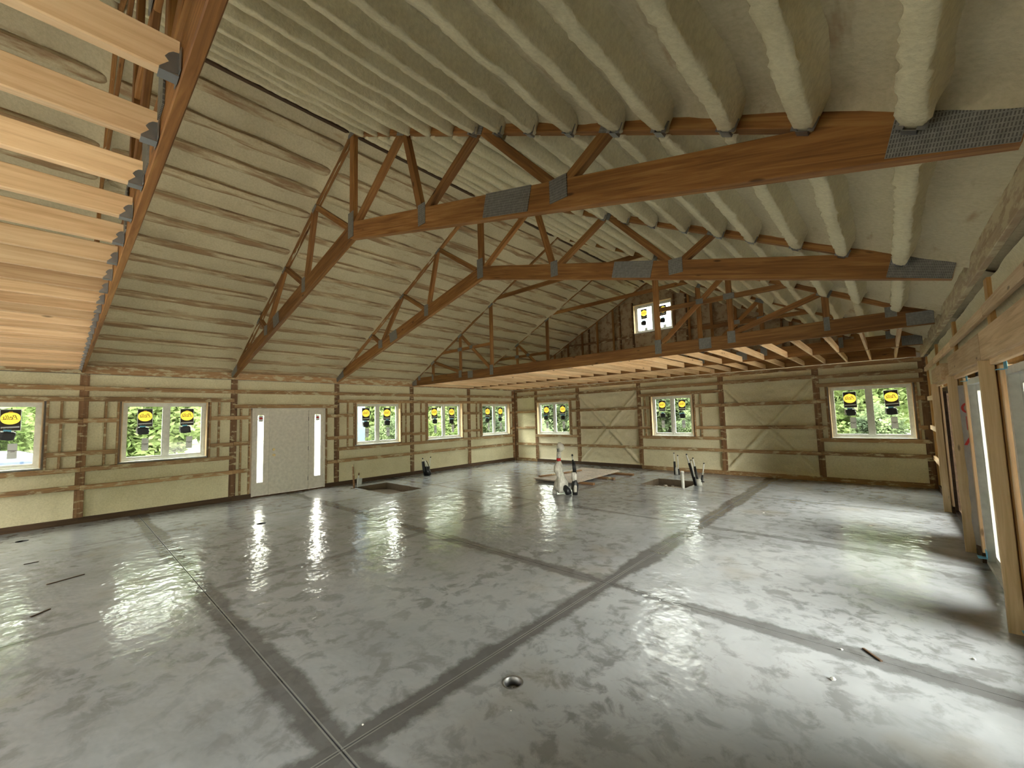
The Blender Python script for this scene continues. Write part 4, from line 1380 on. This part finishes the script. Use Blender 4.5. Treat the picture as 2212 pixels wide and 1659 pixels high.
mb = MB(); mb.tube([(0.52, -4.60, 0.25), (0.52, -4.58, 0.40), (0.52, -4.56, 0.53)], 0.012, 8); mb.tube([(0.52, -4.56, 0.53), (0.53, -4.54, 0.56)], 0.017, 8, 1); mb.build('white_pipe', [PEX, BLACK], sg, True)
mb = MB(); mb.tube([(0.52, -4.63, 0.28), (0.5, -4.66, 0.40), (0.48, -4.70, 0.45)], 0.009, 8); mb.build('black_cable', BLACK, sg, True)

# leaning pipe bundle and others at the back pit
pg = thing('leaning_pipe_bundle', 'bundle of leaning black sleeved white pipes at the corner of the rubble pit', 'pipe', (7.68, -2.1, 0))
for x0, y0, x1, y1, zt, zs, r in ((7.66, -2.14, 7.50, -2.16, 0.71, 0.52, 0.030), (7.72, -2.10, 7.62, -2.10, 0.62, 0.44, 0.028), (7.76, -2.06, 7.84, -2.02, 0.50, 0.24, 0.026), (7.69, -2.18, 7.60, -2.18, 0.58, 0.2, 0.020)):
    f = zs / zt
    q = (x0 + (x1 - x0) * f, y0 + (y1 - y0) * f, zs)
    mb = MB(); mb.tube([(x0, y0, 0), q], [r, r * 0.95], 10); mb.build('black_sleeve', BLACK, pg, True)
    mb = MB(); mb.tube([q, (x1, y1, zt)], r * 0.55, 8); mb.tube([(x1, y1, zt), (x1 - 0.005, y1, zt + 0.025)], r * 0.6, 8, 1); mb.build('white_pipe', [PEX, BLACK], pg, True)
blob_tube('grey_collar', [(7.73, -2.12, 0, 0.075), (7.73, -2.12, 0.08, 0.07), (7.72, -2.12, 0.15, 0.05)], 14, PVC, pg, 3, 0.2)
mb = MB(); mb.tube([(7.75, -2.12, 0.09), (7.86, -2.14, 0.10)], 0.014, 8); mb.build('stub', BLACK, pg, True)
pg = thing('pipe_pair', 'short pair of black sleeved pipes standing behind the rubble pit', 'pipe', (6.66, -0.68, 0))
for x, zs, zt in ((6.62, 0.36, 0.58), (6.72, 0.16, 0.52)):
    mb = MB(); mb.tube([(x, -0.68, 0), (x, -0.68, zs)], 0.030, 10); mb.build('black_sleeve', BLACK, pg, True)
    mb = MB(); mb.tube([(x, -0.68, zs), (x - 0.005, -0.68, zt)], 0.013, 8); mb.tube([(x - 0.005, -0.68, zt), (x, -0.68, zt + 0.025)], 0.018, 8, 1); mb.build('white_pipe', [PEX, BLACK], pg, True)
blob_tube('grey_collar', [(6.675, -0.70, 0, 0.045), (6.675, -0.70, 0.15, 0.04), (6.675, -0.70, 0.2, 0.03)], 12, PVC, pg, 4, 0.2)
mb = MB(); mb.tube([(7.54, -2.62, -0.17), (7.54, -2.62, 0.33)], 0.036, 16); mb.tube([(7.54, -2.62, 0.33), (7.54, -2.62, 0.38)], 0.041, 16)
tag(mb.build('vent_pipe', PVC, None, True), 'short grey pipe standing in the near corner of the rubble pit', 'pipe')

# at the door-side pit: stake, thin pipe, bucket
tag(beam('stake', (0.76, -7.16, 0.0), (0.73, -7.18, 0.60), 0.055, 0.03, WOOD_POST, up=(1, 0, 0)), 'thin brown stake standing at the corner of the dark pit', 'stake')
mb = MB(); mb.tube([(0.72, -7.05, 0.0), (0.70, -7.03, 0.18), (0.68, -6.99, 0.30)], 0.016, 8); mb.tube([(0.68, -6.99, 0.30), (0.67, -6.98, 0.36)], 0.020, 8, 1)
tag(mb.build('thin_pipe', [PEX, WOOD_POST], None, True), 'thin pale pipe leaning beside the brown stake', 'pipe')
mb = MB()
prof = [(0.055, 0.0), (0.065, 0.004), (0.075, 0.15), (0.081, 0.15), (0.081, 0.165), (0.070, 0.165), (0.060, 0.01), (0.0001, 0.01)]
for r, z in prof:
    for k in range(20):
        a = 2 * PI * k / 20
        mb.v.append((0.30 + r * math.cos(a), -6.78 + r * math.sin(a), z))
for i in range(len(prof) - 1):
    for k in range(20):
        mb.f.append((i * 20 + k, i * 20 + (k + 1) % 20, (i + 1) * 20 + (k + 1) % 20, (i + 1) * 20 + k)); mb.m.append(0)
mb.f.append(tuple(reversed(range(20)))); mb.m.append(0)
tag(mb.build('small_bucket', PEX, None, True), 'small off white bucket behind the dark pit, against the left wall', 'bucket')

# foam crumbs, slivers
CR = [(10.771, -8.913, 0.020, 'largest white foam crumb on the floor at right'), (11.47, -8.042, 0.014, 'white foam crumb near the foot of the right hand post'),
      (10.783, -8.459, 0.012, 'white foam crumb beside the dark sliver'), (9.453, -8.505, 0.009, 'tiny white crumb near the crossing of two saw cuts'),
      (8.786, -11.104, 0.008, 'white crumb on the near saw cut at bottom'), (9.366, -10.467, 0.006, 'tiny white crumb just below the round drain'), (9.48, -4.27, 0.02, 'pale crumb on the floor below the middle back window')]
for i, (x, y, r, lab) in enumerate(CR):
    me = stone_mesh(40 + i * 2.3, r); me.materials.append(PEX)
    tag(link('foam_crumb', me, None, Matrix.Translation((x, y, r * 0.45))), lab, 'crumb', 'foam crumbs on the floor')
SV = [((10.90, -8.35), (11.00, -8.47), 'dark sliver of wood on the floor at right'), ((3.90, -12.10), (4.02, -12.40), 'long dark sliver on the floor near the left edge'),
      ((4.99, -12.36), (5.10, -12.48), 'dark sliver below the long one near the left edge'), ((2.70, -12.49), (2.72, -12.62), 'small dark sliver nearest the left window reflection')]
for (a, b, lab) in SV:
    tag(beam('wood_sliver', (*a, 0.006), (*b, 0.006), 0.008, 0.018, WOOD_DARK), lab, 'sliver', 'dark slivers on the floor')

# ------------------------------------------------------------------ outside: ground, trees, car, porch post
gme = mesh('ground', [(-60, -60, -0.25), (60, -60, -0.25), (60, 50, -0.25), (-60, 50, -0.25)], [(0, 1, 2, 3)], GROUND)
tag(link('ground', gme), 'grass and gravel yard outside the windows', 'ground', kind='structure')

def foliage_mesh(name, seed, n, rx, rz, zc, leaf, mat):
    R = random.Random(seed)
    v, f = [], []
    for i in range(n):
        while True:
            p = Vector((R.uniform(-1, 1), R.uniform(-1, 1), R.uniform(-1, 1)))
            if 0.45 < p.length < 1:
                break
        bumpy = 0.8 + 0.35 * noise.noise(p * 2.2 + Vector((seed, 0, 0)))
        c = Vector((p.x * rx * bumpy, p.y * rx * bumpy, zc + p.z * rz * bumpy))
        if c.z < 0.0:
            c.z = abs(c.z)
        a = Vector((R.gauss(0, 1), R.gauss(0, 1), R.gauss(0, 0.6))).normalized()
        b = a.cross(Vector((R.gauss(0, 1), R.gauss(0, 1), R.gauss(0, 1)))).normalized()
        l = leaf * R.uniform(0.7, 1.4)
        q = len(v)
        v += [tuple(c - a * l), tuple(c + b * l * 0.45), tuple(c + a * l), tuple(c - b * l * 0.45)]
        f.append((q, q + 1, q + 2, q + 3))
    return mesh(name, v, f, mat)
FOL = [foliage_mesh('foliage', 3 + k, 9500, 2.0, 2.9, 2.7, 0.13, LEAF_A if k < 2 else LEAF_B) for k in range(3)]
def tree(x, y, k, s, label, rot):
    t = thing('tree', label, 'tree', (x, y, -0.25), 'trees outside the windows')
    M = Matrix.Translation((x, y, -0.25)) @ Matrix.Rotation(rot, 4, 'Z') @ Matrix.Scale(s, 4)
    o = link('foliage', FOL[k], t, M); o['kind'] = 'stuff'
    mb = MB(); mb.tube([(x, y, -0.25), (x + 0.05, y, 1.2 * s), (x, y + 0.05, 3.4 * s)], [0.14 * s, 0.11 * s, 0.05 * s], 8)
    mb.build('trunk', BARK, t, True)
TR = [(-9.5, -22.9, 0, 1.0), (-8.5, -18.6, 1, 0.95), (-8.3, -14.4, 0, 0.95), (-8.2, -10.2, 0, 0.95), (-10.8, -5.9, 1, 1.05), (-10.0, -1.6, 0, 1.05), (-8.6, 2.6, 1, 1.0), (-8.8, 7.0, 2, 1.05), (-11.5, 12.0, 0, 1.2),
      (-6.6, 13.3, 2, 1.3), (-1.2, 14.2, 0, 1.15), (2.4, 9.8, 2, 1.1), (6.6, 7.6, 2, 0.9), (10.3, 11.6, 0, 1.3), (13.9, 7.6, 2, 0.95), (17.8, 7.2, 1, 0.95), (-11.5, -27.6, 1, 1.1)] + [(-18.5, -31.6 + 8.6 * k, k % 2, 1.75) for k in range(7)] + [(-13.7 + 9.2 * k, 24.0, (2, 0, 2, 1)[k % 4], 1.75) for k in range(4)] + [(27.0, 2.0 + 8.0 * k, (2, 0, 1)[k % 3], 1.4) for k in range(2)] + [(-2.0 + 7.0 * k, -36.0, (2, 1, 0)[k % 3], 1.4) for k in range(4)]  # right and front rows added out of view to block low sky
for i, (x, y, k, s) in enumerate(TR):
    where = 'left wall' if x < -5 and y < 7 else 'right wall, unseen, added to block low sky' if x > 20 else 'front wall, unseen, added to block low sky' if y < -30 else 'back wall'
    tree(x, y, k, s, ('bright leafy' if k < 2 else 'darker leafy') + ' tree outside the ' + where, i * 1.3)

# added forest ring, hides low sky round the yard except at one gap
R_ = random.Random(5)
mb = MB()
nr, nh = 140, 7
for j in range(nh + 1):
    for i in range(nr):
        t = 2 * PI * i / nr
        h = 9.5 + 2.5 * noise.noise(Vector((math.cos(t) * 9, math.sin(t) * 9, 1.0)))
        r = 46 + 1.6 * noise.noise(Vector((math.cos(t) * 14, math.sin(t) * 14, j * 0.8))) + 2.0 * (j / nh) ** 2
        mb.v.append((6 + r * math.cos(t), -8 + r * math.sin(t), -0.25 + h * j / nh + R_.uniform(-0.4, 0.4) * (j > 0)))
for j in range(nh):
    for i in range(nr):
        if 315 < 360.0 * i / nr < 341:      # gap left so low sky lights the back wall
            continue
        mb.f.append((j * nr + i, j * nr + (i + 1) % nr, (j + 1) * nr + (i + 1) % nr, (j + 1) * nr + i)); mb.m.append(0)
tag(mb.build('sky_blocking_forest', LEAF_B), 'added band of forest beyond the yard trees, blocking low sky', 'forest', kind='stuff')

for i, (x, y, s) in enumerate([(-6.0, -20.8, 0.38), (-6.0, -12.0, 0.36), (-5.4, -8.3, 0.38), (-6.8, -7.4, 0.40), (-6.2, -4.4, 0.42), (-6.0, -2.2, 0.44), (-5.8, 0.2, 0.42), (-5.6, 2.3, 0.40), (-5.4, 4.6, 0.42),
                           (-2.6, 8.8, 0.46), (0.2, 8.2, 0.44), (5.0, 5.2, 0.40), (7.4, 5.0, 0.40), (9.0, 4.2, 0.40), (10.9, 3.9, 0.42), (12.6, 4.2, 0.42)]):
    t = thing('shrub', 'low leafy shrub outside the windows of the ' + ('left' if x < -5 else 'back') + ' wall', 'shrub', (x, y, -0.25), 'shrubs outside the windows')
    o = link('foliage', FOL[i % 3], t, Matrix.Translation((x, y, -0.40)) @ Matrix.Rotation(i * 2.2, 4, 'Z') @ Matrix.Scale(s, 4)); o['kind'] = 'stuff'
    mb = MB(); mb.tube([(x, y, -0.25), (x, y, 0.7)], [0.04, 0.02], 6); mb.build('stem', BARK, t, True)

cr = thing('car', 'pale blue pickup parked outside the far left window', 'car', (-4.0, -14.9, -0.25))
def car_part(name, pts, x0, x1, mat):
    mb = MB()
    pts = [(y + 0.45, -0.25 + (z + 0.25) * 1.35) for y, z in pts]
    n = len(pts)
    for x in (x0, x1):
        mb.v += [(x, y, z) for y, z in pts]
    mb.f.append(tuple(range(n))); mb.f.append(tuple(n + k for k in reversed(range(n))))
    for k in range(n):
        mb.f.append((k, (k + 1) % n, n + (k + 1) % n, n + k))
    mb.m = [0] * len(mb.f)
    return mb.build(name, mat, cr)
car_part('body', [(-17.4, 0.1), (-17.45, 0.7), (-17.2, 0.88), (-14.7, 0.90), (-13.5, 0.84), (-13.05, 0.72), (-12.95, 0.35), (-13.05, 0.05), (-13.25, 0.02), (-13.32, 0.30), (-13.50, 0.50), (-13.80, 0.56), (-14.10, 0.48), (-14.25, 0.30), (-14.3, 0.02), (-16.2, 0.02), (-16.3, 0.35), (-16.55, 0.52), (-16.8, 0.52), (-17.0, 0.35), (-17.05, 0.05)], -4.85, -3.2, CARPAINT)
car_part('wheel_well', [(-14.28, 0.05), (-14.28, 0.62), (-13.28, 0.62), (-13.28, 0.05)], -4.80, -3.40, BLACK)
car_part('trim_stripe', [(-17.2, 0.70), (-17.2, 0.755), (-13.2, 0.70), (-13.2, 0.655)], -4.86, -3.19, DARKGLASS)
car_part('cabin_glass', [(-16.2, 0.88), (-15.9, 1.24), (-15.0, 1.26), (-14.3, 0.88)], -4.72, -3.33, DARKGLASS)
car_part('car_roof', [(-15.95, 1.23), (-15.8, 1.29), (-15.0, 1.31), (-14.9, 1.25)], -4.74, -3.31, CARPAINT)
for y in (-13.35, -16.2):
    for x0, x1 in ((-3.42, -3.18), (-4.87, -4.63)):
        mb = MB(); mb.tube([(x0, y, 0.15), (x1, y, 0.15)], 0.40, 22); mb.tube([(x0 - 0.005, y, 0.15), (x1 + 0.005, y, 0.15)], 0.23, 14, 1)
        mb.build('wheel', [TYRE, STEEL], cr, True)
o = beam('porch_post', (-1.5, -5.83, -0.25), (-1.5, -5.83, 2.9), 0.14, 0.26, PORCH, up=(1, 0, 0))
tag(o, 'pale blue porch post outside the window right of the white door', 'post')
